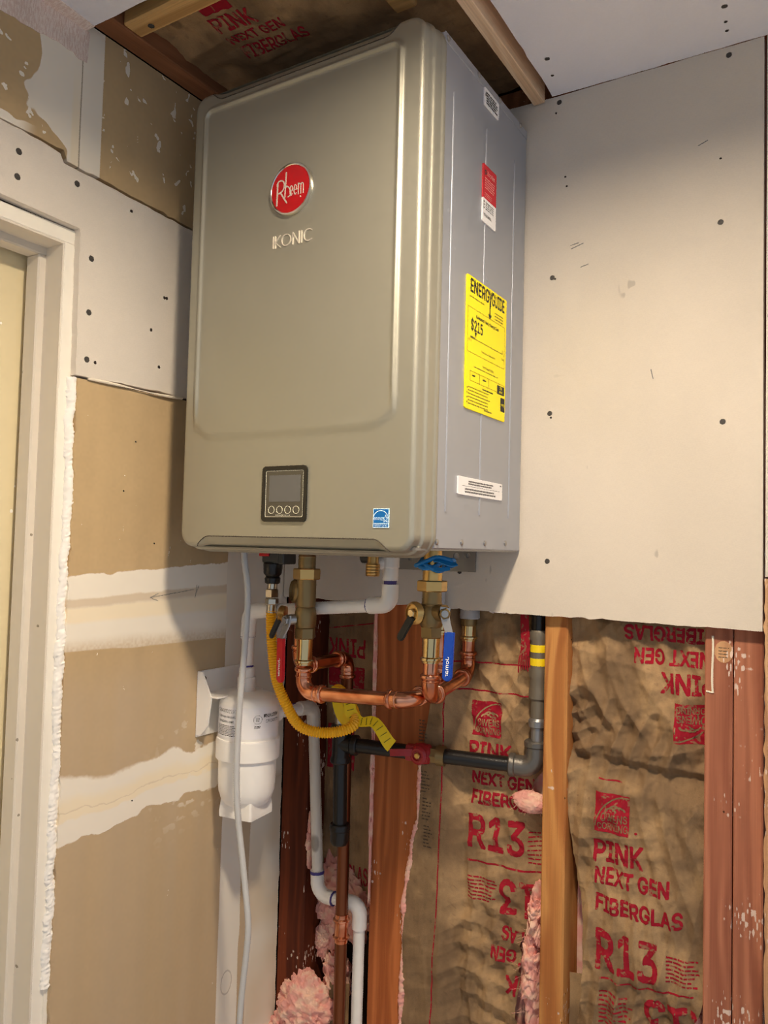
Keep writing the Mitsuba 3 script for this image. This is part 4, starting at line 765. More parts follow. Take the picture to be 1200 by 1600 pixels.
put(f_ + '__collar', lathe([(0.0085, 1.534), (0.0090, 1.536), (0.0090, 1.549)], (gx0, gy0, 0), (0, 0, 1), 24), 'mat_nickel')
put(f_ + '__nut', hexnut((gx0, gy0, 1.548), (gx0, gy0, 1.559), 0.0115, phase=.2), 'mat_nickel', 20)
put(f_ + '__adapter', [hexnut((gx0, gy0, 1.560), (gx0, gy0, 1.575), 0.0118, phase=.6), lathe([(0.0090, 1.574), (0.0090, 1.584)], (gx0, gy0, 0), (0, 0, 1), 20)], 'mat_nickel', 20)
put(f_ + '__nut', [hexnut((0.0930, -0.042, 1.348), (0.0930, -0.042, 1.362), 0.0112, phase=.2), lathe([(0.0088, 1.328), (0.0088, 1.349)], (0.0935, -0.042, 0), (0, 0, 1), 20), lathe([(0.0098, 1.360), (0.0098, 1.372)], (0.0928, -0.042, 0), (0, 0, 1), 20)], 'mat_nickel', 20)
say(f_, 'yellow corrugated gas hose curving below the left service valve', 'gas hose')
# black gas inlet fitting under the heater
gf_ = 'gas_inlet_fitting'
put(gf_ + '__body', lathe([(0.0100, 1.5835), (0.0130, 1.585), (0.0135, 1.593), (0.0115, 1.596), (0.0155, 1.601), (0.0165, 1.612), (0.0165, 1.617), (0.0150, 1.619)], (gx0, gy0, 0), (0, 0, 1), 26), 'mat_black_iron')
put(gf_ + '__elbow', [box(gx0 - .0150, gx0 + .034, gy0 - .014, gy0 + .016, 1.6185, 1.6476, .003), box(gx0 + .024, gx0 + .036, gy0 - .017, gy0 + .018, 1.6175, 1.6450, .002)], 'mat_dark_grey_plastic', False)
put(gf_ + '__red_tape', [box(gx0 - .017, gx0 + .004, gy0 - .018, gy0 - .0138, 1.630, 1.6440, .001)], 'mat_red_grip', False); say(gf_ + '__red_tape', 'scrap of red tape')
say(gf_, 'black gas inlet fitting under the left front of the heater', 'fitting')
# yellow warning tag looped on the hose
tg = [strap(spline([(0.094, -0.074, 1.400), (0.118, -0.080, 1.3945), (0.142, -0.086, 1.3830), (0.150, -0.090, 1.366), (0.172, -0.092, 1.3555), (0.196, -0.095, 1.3600), (0.214, -0.098, 1.3500), (0.238, -0.100, 1.3270)], 60)[0], np.interp(np.linspace(0, 1, 60), [0, .12, .5, .55, 1], [.010, .018, .022, .016, .022]), 0.0006, (0.25, -0.85, 0.45))]
tg.append(strap(spline([(0.112, -0.081, 1.393), (0.122, -0.088, 1.372), (0.134, -0.090, 1.3560), (0.148, -0.091, 1.350)], 30)[0], 0.018, 0.0006, (0.3, -0.9, 0.2)))
put('warning_tag', tg, 'mat_tag', 40)
tl = []
for k in range(11):
    a, b = 0.32 + k * 0.06, 0.36 + k * 0.06
    P = spline([(0.094, -0.074, 1.400), (0.118, -0.080, 1.3945), (0.142, -0.086, 1.3830), (0.150, -0.090, 1.366), (0.172, -0.092, 1.3555), (0.196, -0.095, 1.3600), (0.214, -0.098, 1.3500), (0.238, -0.100, 1.3270)], 100)[0]
    i0 = int(a * 99); p0 = P[min(i0, 97)]; tn = P[min(i0, 97) + 1] - P[min(i0, 97)]; tn /= np.linalg.norm(tn); nn = np.array([.25, -.85, .45]); nn -= tn * nn.dot(tn); nn /= np.linalg.norm(nn); s = np.cross(nn, tn)
    if i0 < 97:
        for o in (0.0,): tl.append(strap([p0 + nn * .0008 - s * .006, p0 + nn * .0008 - s * .001, p0 + nn * .0008 + s * .0065], .0011, .0003, nn))
put('warning_tag__print', tl, 'mat_ink_olive', False); say('warning_tag__print', kind='stuff')
say('warning_tag', 'crumpled yellow paper warning tag hanging on the gas hose', 'tag')

# ------------------------------------------------------------------ condensate line, neutralizer, drain
PR = 0.0106
k_ = 'condensate_pipe'
A, B_, C_ = (0.2575, -0.1500, 1.640), (0.2575, -0.1500, 1.5660), (0.0350, -0.1560, 1.5430)
put(k_ + '__adapter', [lathe([(0.0125, 1.598), (0.0125, 1.618), (0.0140, 1.619), (0.0140, 1.634), (0.0110, 1.635), (0.0110, 1.6478)], (A[0], A[1], 0), (0, 0, 1), 24), cyl((0.2575, -0.150, 1.625), (0.2390, -0.160, 1.625), 0.010)], 'mat_pvc')
put(k_ + '__pipe', [sweep([(0.2575, -0.150, 1.600), (0.2575, -0.150, 1.575)], PR * .92, 22)], 'mat_pvc', 50)
put(k_ + '__primer', [lathe([(PR * .93, 1.592), (PR * .95, 1.5985)], (0.2575, -0.150, 0), (0, 0, 1), 24)], 'mat_primer'); say(k_ + '__primer', 'purple primer stain')
elb = sweep(fillet([(0.2575, -0.150, 1.592), (0.2575, -0.150, 1.5600), (0.2200, -0.1505, 1.5565)], 0.016, 14), PR + .0028, 24); put(k_ + '__elbow', elb, 'mat_pvc', 50)
put(k_ + '__primer', [cyl((0.2205, -0.1505, 1.5565), (0.2175, -0.1505, 1.5562), PR + .0009)], 'mat_primer')
put(k_ + '__pipe', [sweep([(0.2300, -0.1505, 1.5572), (-0.0150, -0.1590, 1.5330)], PR, 22)], 'mat_pvc', 50)
put(k_ + '__elbow', [sweep(fillet([(0.030, -0.1575, 1.5375), (-0.0230, -0.1595, 1.5325), (-0.0245, -0.1600, 1.4850)], 0.018, 14), PR + .0028, 24)], 'mat_pvc', 50)
put(k_ + '__pipe', [sweep([(-0.0242, -0.160, 1.500), (-0.0245, -0.1600, 1.4150)], PR, 22)], 'mat_pvc', 50)
put(k_ + '__primer', [lathe([(PR + .0004, 1.4860), (PR + .0032, 1.4885), (PR + .0004, 1.491)], (-0.0244, -0.160, 0), (0, 0, 1), 24)], 'mat_primer')
put(k_ + '__primer', [lathe([(PR + .0005, 1.4355), (PR + .0005, 1.4390)], (-0.0245, -0.160, 0), (0, 0, 1), 24)], 'mat_primer')
say(k_, 'thin white PVC condensate pipe from the heater across to the neutralizer canister', 'pipe')
put('brass_stub__fitting', [lathe([(0.0100, 1.6048), (0.0112, 1.606)] + [(0.0115 if i % 2 else 0.0107, 1.607 + i * .0022) for i in range(8)] + [(0.0090, 1.626), (0.0090, 1.6478)], (0.2420, -0.178, 0), (0, 0, 1), 26)], 'mat_brass')
put('brass_stub__cap', [cyl((0.2050, -0.150, 1.634), (0.2260, -0.150, 1.634), 0.010), box(0.2200, 0.2500, -0.172, -0.140, 1.638, 1.6476, .002)], 'mat_black_plastic', 40)
say('brass_stub', 'short threaded brass stub under the heater beside the condensate pipe', 'fitting')

N = 'condensate_neutralizer'; nc = (-0.0150, -0.1620)
ncol = lambda pr, n=48: lathe(pr, (nc[0], nc[1], 0), (0, 0, 1), n)
put(N + '__lid', ncol([(0.0515, 1.3180), (0.0515, 1.3750), (0.0495, 1.3830), (0.0440, 1.3890), (0.0340, 1.3930), (0.0200, 1.3945), (0.0130, 1.3945)]), 'mat_white_plastic')
put(N + '__collar', ncol([(0.0530, 1.2830), (0.0545, 1.2850), (0.0548, 1.3150), (0.0530, 1.3190), (0.0515, 1.3195)]), 'mat_white_plastic')
bowl = ncol([(0.0220, 1.2020), (0.0300, 1.2030), (0.0380, 1.2080), (0.0440, 1.2170), (0.0478, 1.2290), (0.0490, 1.2450), (0.0495, 1.2840)])
sq = rrect(nc[0] - .0335, nc[0] + .0335, nc[1] - .0335, nc[1] + .0335, .004); sq = affinity.rotate(sq, 6)
foot = m3.Manifold.hull_points(np.array([(x, y, z_) for sc_, z_ in ((1.0, 1.1860), (1.0, 1.196), (.92, 1.222)) for x, y in np.array(affinity.scale(sq, sc_, sc_).exterior.coords)]))
put(N + '__bowl', [bowl, tm(foot), ncol([(0.010, 1.1800), (0.012, 1.1860)], 16)], 'mat_white_plastic', 30)
put(N + '__inlet', [lathe([(0.0160, 1.3930), (0.0160, 1.4180), (0.0150, 1.4190), (PR, 1.4190)], (-0.0245, -0.160, 0), (0, 0, 1), 26), lathe([(0.0138, 1.4180), (0.0140, 1.4340), (0.0125, 1.4360)], (-0.0245, -0.160, 0), (0, 0, 1), 26)], 'mat_pvc')
put(N + '__bracket', [box(-0.0798, -0.0768, -0.2240, -0.1050, 1.3180, 1.4300, .001), ext(sg.Polygon([(-0.0785, 1.322), (-0.0785, 1.4290), (-0.0680, 1.4290), (-0.045, 1.388), (-0.0520, 1.340), (-0.0680, 1.322)]), 'y', -0.2245, -0.2215), box(-0.078, -0.030, -0.2240, -0.108, 1.3880, 1.3910, .0008)], 'mat_white_plastic', False); say(N + '__bracket', 'white plastic wall bracket')
put(N + '__bracket__slot', [lathe([(0.0035, 0), (0.0035, .0004)], (-0.0768, -0.208, 1.416), (1, 0, 0), 16)], 'mat_hole')
put(N + '__outlet', [cyl((nc[0], nc[1] + .045, 1.3480), (nc[0] + .004, nc[1] + .075, 1.3475), 0.0160, ch=.001)], 'mat_white_plastic')
# label band wrapped on the lid
def wrap(item, R, a0):
    v, f = trimesh.remesh.subdivide_to_size(np.c_[item[0], np.zeros(len(item[0]))], item[1], 0.008); an = a0 + v[:, 0] / R
    return trimesh.Trimesh(np.stack([nc[0] + R * np.cos(an), nc[1] + R * np.sin(an), v[:, 1]], 1), f, process=False)
an = math.radians(-67)   # faces the camera
put(N + '__label', wrap(poly2d(sg.box(-0.055, 1.3240, 0.078, 1.3760)), 0.0520, an), 'mat_label_white', True)
lt_ = [text_fit('GXXX002212', -0.048, 0.044, 1.3660, 0.0058, False), text_fit('Condensate Neutralizer', -0.0505, 0.050, 1.3575, 0.0044, False), text_fit('S/N: GL25096-1WN', -0.046, 0.036, 1.3495, 0.0036), rows2d(-0.050, -0.004, 1.3455, 1.327, 7, 0.0010, r2, .3), text_fit('NAVIEN', 0.047, 0.030, 1.3590, 0.0058), text_fit('GXXX0022', 0.047, 0.030, 1.3500, 0.0052, False),
       poly2d(sg.Point(0.0320, 1.3560).buffer(.0075).difference(sg.Point(0.0320, 1.3560).buffer(.0069))), rows2d(0.0285, 0.0355, 1.3595, 1.3525, 3, 0.0009, r2), rows2d(0.026, 0.038, 1.346, 1.3415, 2, 0.0011, r2), poly2d(sg.box(0.0425, 1.3595, 0.0460, 1.3645))]
put(N + '__label__print', wrap(join2d(lt_), 0.0523, an), 'mat_ink', True); say(N + '__label__print', kind='stuff')
say(N, 'white condensate neutralizer canister with printed label, bracketed to the left wall', 'canister')

dk = 'drain_pipe'
A, B_ = (-0.0110, -0.090, 1.3470), (0.0000, 0.0030, 1.3440)
C_ = (0.0165, 0.0120, 1.0020); D_ = (0.1100, 0.0130, 1.0050); E_ = (0.1090, 0.0130, 0.0)
B2 = (0.0000, 0.0040, 1.3440)
put(dk + '__pipe', [sweep([A, B2], PR, 20)], 'mat_pvc', 50)
put(dk + '__elbow', [sweep(fillet([(-0.0045, -0.034, 1.3452), B2, (0.0015, 0.0048, 1.306)], .016, 14), PR + .0026, 24)], 'mat_pvc_old', 50)
put(dk + '__primer', [sweep([(-0.0085, -0.070, 1.3568), (-0.0058, -0.045, 1.3560)], .0016, 6)], 'mat_primer')
put(dk + '__pipe', [sweep([(0.0012, 0.0046, 1.32), (0.0160, 0.0118, 1.030)], PR, 20)], 'mat_pvc_old', 50)
put(dk + '__elbow', [sweep(fillet([(0.0148, 0.0112, 1.040), (0.0165, 0.0122, 0.9950), (0.0540, 0.0124, 0.9965)], .024, 14), PR + .0022, 24)], 'mat_pvc', 50)
put(dk + '__primer', [cyl((0.0152, 0.0112, 1.0340), (0.0149, 0.0112, 1.0395), PR + .0027)], 'mat_primer')
put(dk + '__primer', [cyl((0.0530, 0.0124, .9965), (0.0555, 0.0124, .9965), PR + .0026)], 'mat_primer'); 
put(dk + '__pipe', [sweep([(0.050, 0.0124, .9964), (0.090, 0.0128, .9985)], PR, 20)], 'mat_pvc', 50)
put(dk + '__elbow', [sweep(fillet([(0.0745, 0.0128, .9980), (0.1115, 0.0130, 1.0000), (0.1110, 0.0130, .958)], .017, 14), PR + .0030, 24)], 'mat_pvc', 50)
put(dk + '__pipe', [sweep([(0.1110, 0.0130, .97), (0.1085, 0.0130, 0.0)], PR, 20)], 'mat_pvc', 50)
say(dk, 'white PVC drain pipe jogging down the left stud bay beside the copper', 'pipe')

cord = [(0.0290, -0.236, 1.6480), (0.0310, -0.238, 1.6250), (0.0400, -0.239, 1.585), (0.0420, -0.240, 1.5300), (0.0390, -0.240, 1.4700), (0.0335, -0.240, 1.400), (0.0310, -0.240, 1.3300), (0.0310, -0.240, 1.2800), (0.0355, -0.238, 1.2100), (0.0450, -0.236, 1.1500), (0.0560, -0.236, 1.0900), (0.0620, -0.236, 1.0500), (0.0600, -0.236, 1.0000), (0.0530, -0.236, 0.9300), (0.0500, -0.236, 0.8500), (0.0520, -0.236, 0.7500), (0.055, -0.236, 0.55), (0.045, -0.22, 0.3), (0.03, -0.2, 0.012)]
put('power_cord', sweep(spline(cord, 200)[0], 0.0050, 16), 'mat_cord', 60); say('power_cord', 'grey power cord hanging from the heater past the white canister', 'cord')

# ------------------------------------------------------------------ insulation batts
def ridge(p, seed, oct=4):
    return sum(0.5 ** o * np.abs(meshkit.noise(p * 2 ** o, seed + o) * 2 - 1) for o in range(oct)) / 1.9
def crumple(x, z, seed, n=8):
    n = n + 4
    q = np.random.default_rng(seed); out = 0 * x; p = np.stack([x, z, 0 * x], -1)
    for k in range(n):
        a = q.uniform(0, np.pi); fr = q.uniform(8, 34); d = x * math.cos(a) + z * math.sin(a) + 0.05 * meshkit.noise(p * 9 + k * 3.7, k); t = np.abs((d * fr + q.random()) % 1 - 0.5) * 2
        win = sst(.45, .75, meshkit.noise(p * 8 + k * 9.1, seed + k)); out = out + win * (np.abs(t) ** 0.7 - .5)
    return out
def facing(key, x0f, x1f, z0, z1, yfn, res=0.0022, tear=None):
    nz = int((z1 - z0) / res); nx = int(0.25 / res); zz = np.linspace(z0, z1, nz); t = np.linspace(0, 1, nx)
    xa, xb = x0f(zz), x1f(zz); X = xa[None] + (xb - xa)[None] * t[:, None]; Z = np.broadcast_to(zz, X.shape); Y = yfn(X, Z)
    v = np.stack([X, Y, Z], -1).reshape(-1, 3); i, j = np.meshgrid(np.arange(nx - 1), np.arange(nz - 1), indexing='ij')
    q = np.stack([i * nz + j, (i + 1) * nz + j, (i + 1) * nz + j + 1, i * nz + j + 1], -1).reshape(-1, 4); f = np.vstack([q[:, [0, 1, 2]], q[:, [0, 2, 3]]])
    put(key, trimesh.Trimesh(v, f, process=False), 'mat_kraft', True)
def drape(item, yfn, lift=0.0006, size=0.005):
    v, f = trimesh.remesh.subdivide_to_size(np.c_[item[0], np.zeros(len(item[0]))], item[1], size); return trimesh.Trimesh(np.stack([v[:, 0], yfn(v[:, 0], v[:, 1]) - lift, v[:, 1]], 1), f, process=False)
def clip2d(item, poly):
    return item
def thick(item, d):
    v, f = item; return join2d([(v + np.array([a * d, b * d]), f) for a, b in ((0, 0), (1, 0), (-1, 0), (0, 1), (0, -1))])
def rot180(item, cx, cz): v, f = item; return np.stack([2 * cx - v[:, 0], 2 * cz - v[:, 1]], 1), f
def logo(x0, x1, z0, z1):
    """red square with an arc and cut-out words: returns (red, kraft overlay)"""
    w, h_ = x1 - x0, z1 - z0; red = poly2d(sg.box(x0, z0, x1, z1))
    a = np.radians(np.linspace(88, 172, 24)); arc = sg.LineString([(x1 - .06 * w + .92 * w * math.cos(t), z0 + .02 * h_ + .93 * h_ * math.sin(t)) for t in a]).buffer(w * .022)
    a = np.radians(np.linspace(20, 160, 18)); hump = [sg.LineString([(x0 + (.58 + o) * w + s_ * w * math.cos(t), z0 + (.50 + q_) * h_ + s_ * h_ * .7 * math.sin(t)) for t in a]).buffer(w * .025) for o, q_, s_ in ((0, .10, .14), (.12, .06, .17), (-.10, .03, .15))]
    ov = [poly2d(arc.intersection(sg.box(x0, z0, x1, z1)))] + [poly2d(x) for x in hump] + [text_fit('OWENS', x0 + .20 * w, .74 * w, z0 + .30 * h_, .19 * h_), text_fit('CORNING', x0 + .10 * w, .86 * w, z0 + .08 * h_, .17 * h_)]
    return red, join2d(ov)
def cull(mesh, keep):
    c = mesh.triangles_center; return trimesh.Trimesh(mesh.vertices, mesh.faces[keep(c[:, 0], c[:, 2])], process=False)

# bay between the wide board and the orange stud
def yB(x, z):
    p = np.stack([x, z * 0.8, 0 * x], -1); u = (x - 0.21) / 0.24
    base = 0.046 - 0.008 * np.sin(np.clip(u, 0, 1) * np.pi); base = 0.0080 * (1 - sst(.274, .305, x)) + base * sst(.274, .305, x)
    base = base + 0.022 * sst(0.80, 1.0, u) * sst(1.02, 1.2, z) + 0.010 * sst(1.36, 1.5, z)
    base = base + 0.012 * np.exp(-((z - 1.452 - 0.05 * (x - .33)) / 0.006) ** 2) * 0.5 - 0.006 * np.exp(-((z - 0.935 + .25 * (x - .33)) / .03) ** 2)
    yfold = crumple(x, z, 71, 9);
    cr = ridge(p * np.array([16, 13, 1]) + 3, 5) - 0.35; fine = ridge(p * np.array([45, 40, 1]), 15, 3) - .35
    dia = np.abs(((x * .9 + z * .55) * 11 + .8 * meshkit.noise(p * 6, 3)) % 1 - .5)
    g_ = 0.6 + 0.4 * sst(1.15, .9, z) + .3 * sst(1.35, 1.5, z)
    g_ = g_ * (.16 + .84 * sst(.266, .305, x))
    return base + 0.0085 * yfold * g_ + 0.013 * cr * g_ + 0.0075 * fine * g_ - 0.006 * np.maximum(0, .12 - dia) / .12 * g_ * .5
bB = 'insulation_batt'
xL = lambda z: 0.264 - 0.030 * sst(1.56, 1.22, z) - 0.028 * sst(1.25, 0.98, z) + 0.005 * (meshkit.noise(np.stack([z * 22, z * 0, z * 0], -1)) - .5)
xR = lambda z: 0.4515 - 0.030 * sst(1.30, 1.36, z) - np.where((z < 1.30) & (z > 1.205), 0.030 * np.sin((z - 1.205) / .095 * np.pi), 0) - 0.043 * sst(1.085, 0.99, z) + 0.010 * (meshkit.noise(np.stack([z * 30, z * 0 + 5, z * 0], -1)) - .5) * sst(1.12, 1.0, z)
facing(bB + '__kraft_facing', xL, xR, 0.0, 1.62, yB)
keepB = lambda x, z: x < (xR(z) - .001)
r3 = np.random.default_rng(11)
redl, ov = logo(0.3150, 0.3680, 1.3305, 1.3905)
pr_ = [redl, text_fit('PINK', .3130, .0740, 1.2945, .0260), text_fit('NEXT GEN', .3180, .1080, 1.2500, .0195), text_fit('FIBERGLAS', .3180, .1260, 1.2170, .0215), text_fit('R13', .3130, .1000, 1.1430, .0530), poly2d(sg.box(.3125, 1.1185, .4450, 1.1215)),
       poly2d(sg.LineString([(.2755, 1.52), (.2760, 1.30), (.2700, 1.05), (.2610, .80), (.2600, .2)]).buffer(.0011)), poly2d(sg.box(.270, 1.4535, .440, 1.4560)), poly2d(sg.box(.262, 1.4060, .440, 1.4085)),
       rows2d(.3140, .3700, 1.0960, 1.0560, 7, .0024, r3, .3, .7), rows2d(.418, .447, 1.186, 1.130, 8, .0022, r3, .3), rot180(text_fit('R13', .3000, .0950, 1.0450, .0530), .3835, 1.0722), rot180(text_fit('FIBERGLAS', .3130, .1180, 1.0120, .0190), .4035, 1.0165), rot180(text_fit('NEXT GEN', .3800, .1020, .9740, .0190), .4200, .9800), rot180(text_fit('PINK', .380, .074, .935, .026), .4200, .9400)]
for it in pr_:
    hgt = np.ptp(it[0][:, 1]); wd = np.ptp(it[0][:, 0]); rows = id(it[0]) in ROWS; word = .012 < hgt < .07 and len(it[0]) > 60 and not rows
    mm = cull(drape(thick(it, .0005) if word else it, yB), keepB)
    if len(mm.faces): kk_ = put(bB + ('__lettering' if word else '__red_print'), mm, 'mat_red_print', True); say(kk_, kind='stuff' if rows else None)
put(bB + '__logo_print', cull(drape(ov, yB, .0011), keepB), 'mat_kraft', True)
for i in (1.6, .8, 0, -.8, -1.5):
    kk_ = put(bB + '__black_print', drape(rows2d(.2350 + .004 * i, .2520 + .004 * i, 1.2650 + .058 * -i, 1.2250 + .058 * -i, 7, .0019, r3, .5, .6), yB), 'mat_black_print', True); say(kk_, kind='stuff')
put(bB + '__fiberglass', [blob((.430, .058, .965), (.018, .040, .085), .36, 42, 3), blob((.432, .060, .82), (.022, .042, .09), .36, 42, 4), blob((.425, .040, 1.238), (.030, .018, .017), .3, 40, 5), blob((.437, .060, 1.055), (.013, .036, .05), .5, 60, 8),
    box(.215, .445, .068, .104, 0.0, 1.60)], 'mat_fiberglass', 60); say(bB + '__fiberglass', 'pink fibreglass showing at the torn edges')
put(bB + '__loose_fibre', [strands((.430, .055, .95), (.020, .035, .12), 160, .016, .00022, 2), strands((.425, .035, 1.238), (.030, .016, .016), 70, .012, .0002, 3), strands((.2125, .024, 1.0), (.006, .006, .2), 120, .010, .0002, 4)], 'mat_fiberglass', True); say(bB + '__loose_fibre', kind='stuff')
zf = np.linspace(0.72, 1.28, 260); ff = np.stack([xL(zf) - .0015 - .002 * meshkit.noise(np.stack([zf * 35, 0 * zf, 0 * zf], 1)), 0 * zf + .0105, zf], 1); fm = sweep(ff, .0042 * np.clip(1.6 * meshkit.fbm(np.stack([zf * 25, 0 * zf + 4, 0 * zf], 1)), .35, 1.3), 10)
dvec = fm.vertices - ff[np.clip(((fm.vertices[:, 2] - .72) / .56 * 259).astype(int), 0, 259)]; fm.vertices += dvec * ((meshkit.fbm(fm.vertices * 260, 3, 6) - .4) * 1.6)[:, None]
put(bB + '__fibre_fringe', fm, 'mat_fiberglass', 50); say(bB + '__fibre_fringe', 'thin pink fibre fringe along the left edge')
say(bB, 'paper-faced pink insulation batt between the wide board and the orange stud', 'insulation batt')

# bay between the orange stud and the reddish pair
def yC(x, z):
    p = np.stack([x, z * 0.8, 0 * x], -1); u = np.clip((x - 0.49) / 0.206, 0, 1)
    base = 0.036 - 0.010 * np.sin(u * np.pi) ** .8 - 0.012 * sst(1.33, 1.28, z + .16 * (x - .6))
    base = base + 0.012 * sst(1.335, 1.322, z + .05 * (x - .6)) * sst(1.28, 1.322, z + .05 * (x - .6)) + 0.03 * sst(.16, 0., u) * sst(1.28, 1.0, z)
    yfold = crumple(x, z, 72, 10);
    cr = ridge(p * np.array([17, 15, 1]) + 9, 25) - .35; fine = ridge(p * np.array([48, 42, 1]) + 2, 35, 3) - .35
    dia = np.abs(((x * .75 + z * .8) * 10 + .9 * meshkit.noise(p * 6 + 4, 3)) % 1 - .5)
    g_ = .65 + .5 * sst(1.28, 1.36, z) * sst(1.46, 1.38, z) + .5 * sst(1.05, .95, z)
    return base + .0095 * yfold * g_ + .013 * cr * g_ + .0075 * fine * g_ - .006 * np.maximum(0, .13 - dia) / .13 * g_ * .6
bC = 'insulation_batt_001'
xL2 = lambda z: 0.4905 + 0.030 * sst(1.25, 1.05, z) - .012 * sst(.98, .9, z)
xR2 = lambda z: 0.6955 - 0.022 * sst(1.01, 0.94, z)
facing(bC + '__kraft_facing', xL2, xR2, 0.0, 1.62, yC)
keepC = lambda x, z: (x < xR2(z) - .0008) & (x > xL2(z) + .001)
r4, o4 = logo(.5380, .5905, 1.2225, 1.2810); r5, o5 = logo(.640, .693, 1.350, 1.4080); r5, o5 = rot180(r5, .6725, 1.3890), rot180(o5, .6725, 1.3890)
pr_ = [r4, r5, text_fit('PINK', .5370, .0735, 1.1765, .0315), text_fit('NEXT GEN', .5395, .1085, 1.1440, .0225), text_fit('FIBERGLAS', .5400, .1270, 1.1020, .0230), text_fit('R13', .5415, .0920, 1.0160, .0570), poly2d(sg.LineString([(.5500, 1.0040), (.60, 1.0035), (.66, 1.0095), (.6820, 1.0120)]).buffer(.0012)), rows2d(.645, .692, 1.062, 1.022, 7, .0024, r3, .3, .8), rows2d(.548, .600, .985, .935, 8, .0024, r3, .3, .8),
       rot180(text_fit('R13', .56, .094, .9450, .0530), .6340, .9680), rot180(text_fit('FIBERGLAS', .578, .1260, 1.5190, .0210), .6410, 1.5295), rot180(text_fit('NEXT GEN', .593, .1080, 1.4840, .0220), .6470, 1.4950), rot180(text_fit('PINK', .632, .0740, 1.4420, .0290), .6690, 1.4565), poly2d(sg.LineString([(.541, 1.2995), (.575, 1.2985)]).buffer(.0011)), sgp := poly2d(sg.Point(.6005, 1.2290).buffer(.002))]
for it in pr_:
    hgt = np.ptp(it[0][:, 1]); wd = np.ptp(it[0][:, 0]); rows = id(it[0]) in ROWS; word = .012 < hgt < .07 and len(it[0]) > 60 and not rows
    mm = cull(drape(thick(it, .0005) if word else it, yC), keepC)
    if len(mm.faces): kk_ = put(bC + ('__lettering' if word else '__red_print'), mm, 'mat_red_print', True); say(kk_, kind='stuff' if rows else None)
put(bC + '__logo_print', cull(drape(join2d([o4, o5]), yC, .0011), keepC), 'mat_kraft', True)
put(bC + '__fiberglass', [box(.495, .690, .072, .104, 0, 1.60), blob((.687, .050, .93), (.010, .03, .07), .4, 50, 12)], 'mat_fiberglass', 60)
flap = strap(spline([(.503, .050, .98), (.505, .046, .92), (.503, .044, .85), (.504, .05, .74)], 20)[0], .024, .001, (0.2, -1, 0)); put(bC + '__paper_flap', flap, 'mat_kraft', 40)
say(bC, 'paper-faced insulation batt right of the orange stud with upright and upside-down red print', 'insulation batt')

# deep left bay
def yA(x, z):
    p = np.stack([x, z * .8, 0 * x], -1); return .072 + .010 * (ridge(p * np.array([18, 10, 1]) + 1, 45) - .35) + .002 * ridge(p * 50, 3, 2) + .02 * sst(1.0, .95, z)
bA = 'insulation_batt_002'
facing(bA + '__kraft_facing', lambda z: -0.0165 + 0 * z, lambda z: 0.1285 - .0 * z, 0.955, 1.62, yA)
pr_ = [rot180(text_fit('PINK', -.010, .085, 1.436, .034), .030, 1.452), poly2d(sg.box(-.012, 1.215, .050, 1.300)), text_fit('FIBERGLAS', -.012, .10, 1.005, .032), poly2d(sg.LineString([(-.015, 1.487), (.12, 1.508)]).buffer(.0012)), poly2d(sg.box(-.014, 1.375, .07, 1.415))]
for it in pr_: put(bA + '__red_print', drape(it, yA), 'mat_red_print', True)
put(bA + '__fiberglass', [blob((.010, .072, .955), (.038, .020, .075), .55, 34, 21), blob((.055, .080, .96), (.040, .018, .06), .5, 40, 22), blob((-.002, .060, .885), (.014, .012, .035), .5, 60, 23), blob((.1315, .0115, 1.30), (.0032, .005, .26), .5, 60, 24, 6), blob((-.0120, .022, 1.09), (.006, .008, .05), .5, 60, 25)], 'mat_fiberglass', 60); say(bA + '__fiberglass', 'torn pink fibreglass hanging out of the batt')
put(bA + '__loose_fibre', [strands((.010, .070, .95), (.038, .02, .075), 160, .014, .0002, 12)], 'mat_fiberglass', True); say(bA + '__loose_fibre', kind='stuff')
say(bA, 'torn insulation batt deep in the dark left bay behind the drain pipe', 'insulation batt')
tA = 'insulation_tuft'
put(tA, [blob((-.008, .020, .775), (.060, .034, .062), .40, 26, 31, 6), blob((.035, .055, .83), (.028, .024, .050), .5, 40, 32), blob((-.035, .008, .72), (.05, .02, .06), .5, 36, 33)], 'mat_fiberglass', 60)
put(tA + '__loose_fibre', strands((-.008, .02, .78), (.060, .034, .06), 90, .012, .00018, 41), 'mat_fiberglass', True); say(tA + '__loose_fibre', kind='stuff')
say(tA, 'clump of loose pink fibreglass pushed out at the foot of the left bay', 'insulation')
put('kraft_scrap', strap(spline([(.060, .030, .84), (.062, .026, .80), (.061, .028, .74), (.060, .03, .60)], 16)[0], .042, .001, (.1, -1, .1)), 'mat_kraft', 40); say('kraft_scrap', 'torn flap of brown insulation paper beside the copper pipe at the bottom', 'paper')

# batt between the ceiling joists
def zD(x, y):
    p = np.stack([x, y, 0 * x], -1); return 2.4420 - .012 * np.sin(np.clip((y + .43) / .43, 0, 1) * np.pi) + .016 * (ridge(p * np.array([7, 16, 1]) + 5, 55) - .35) + .003 * ridge(p * 45, 5, 2)
xx, yy = np.meshgrid(np.linspace(-.042, .446, 120), np.linspace(-.430, .016, 110), indexing='ij'); v = np.stack([xx, yy, zD(xx, yy)], -1).reshape(-1, 3); i, j = np.meshgrid(np.arange(119), np.arange(109), indexing='ij')
q = np.stack([i * 110 + j, i * 110 + j + 1, (i + 1) * 110 + j + 1, (i + 1) * 110 + j], -1).reshape(-1, 4)
bD = 'insulation_batt_003'; put(bD + '__kraft_facing', trimesh.Trimesh(v, np.vstack([q[:, [0, 1, 2]], q[:, [0, 2, 3]]]), process=False), 'mat_kraft', True)
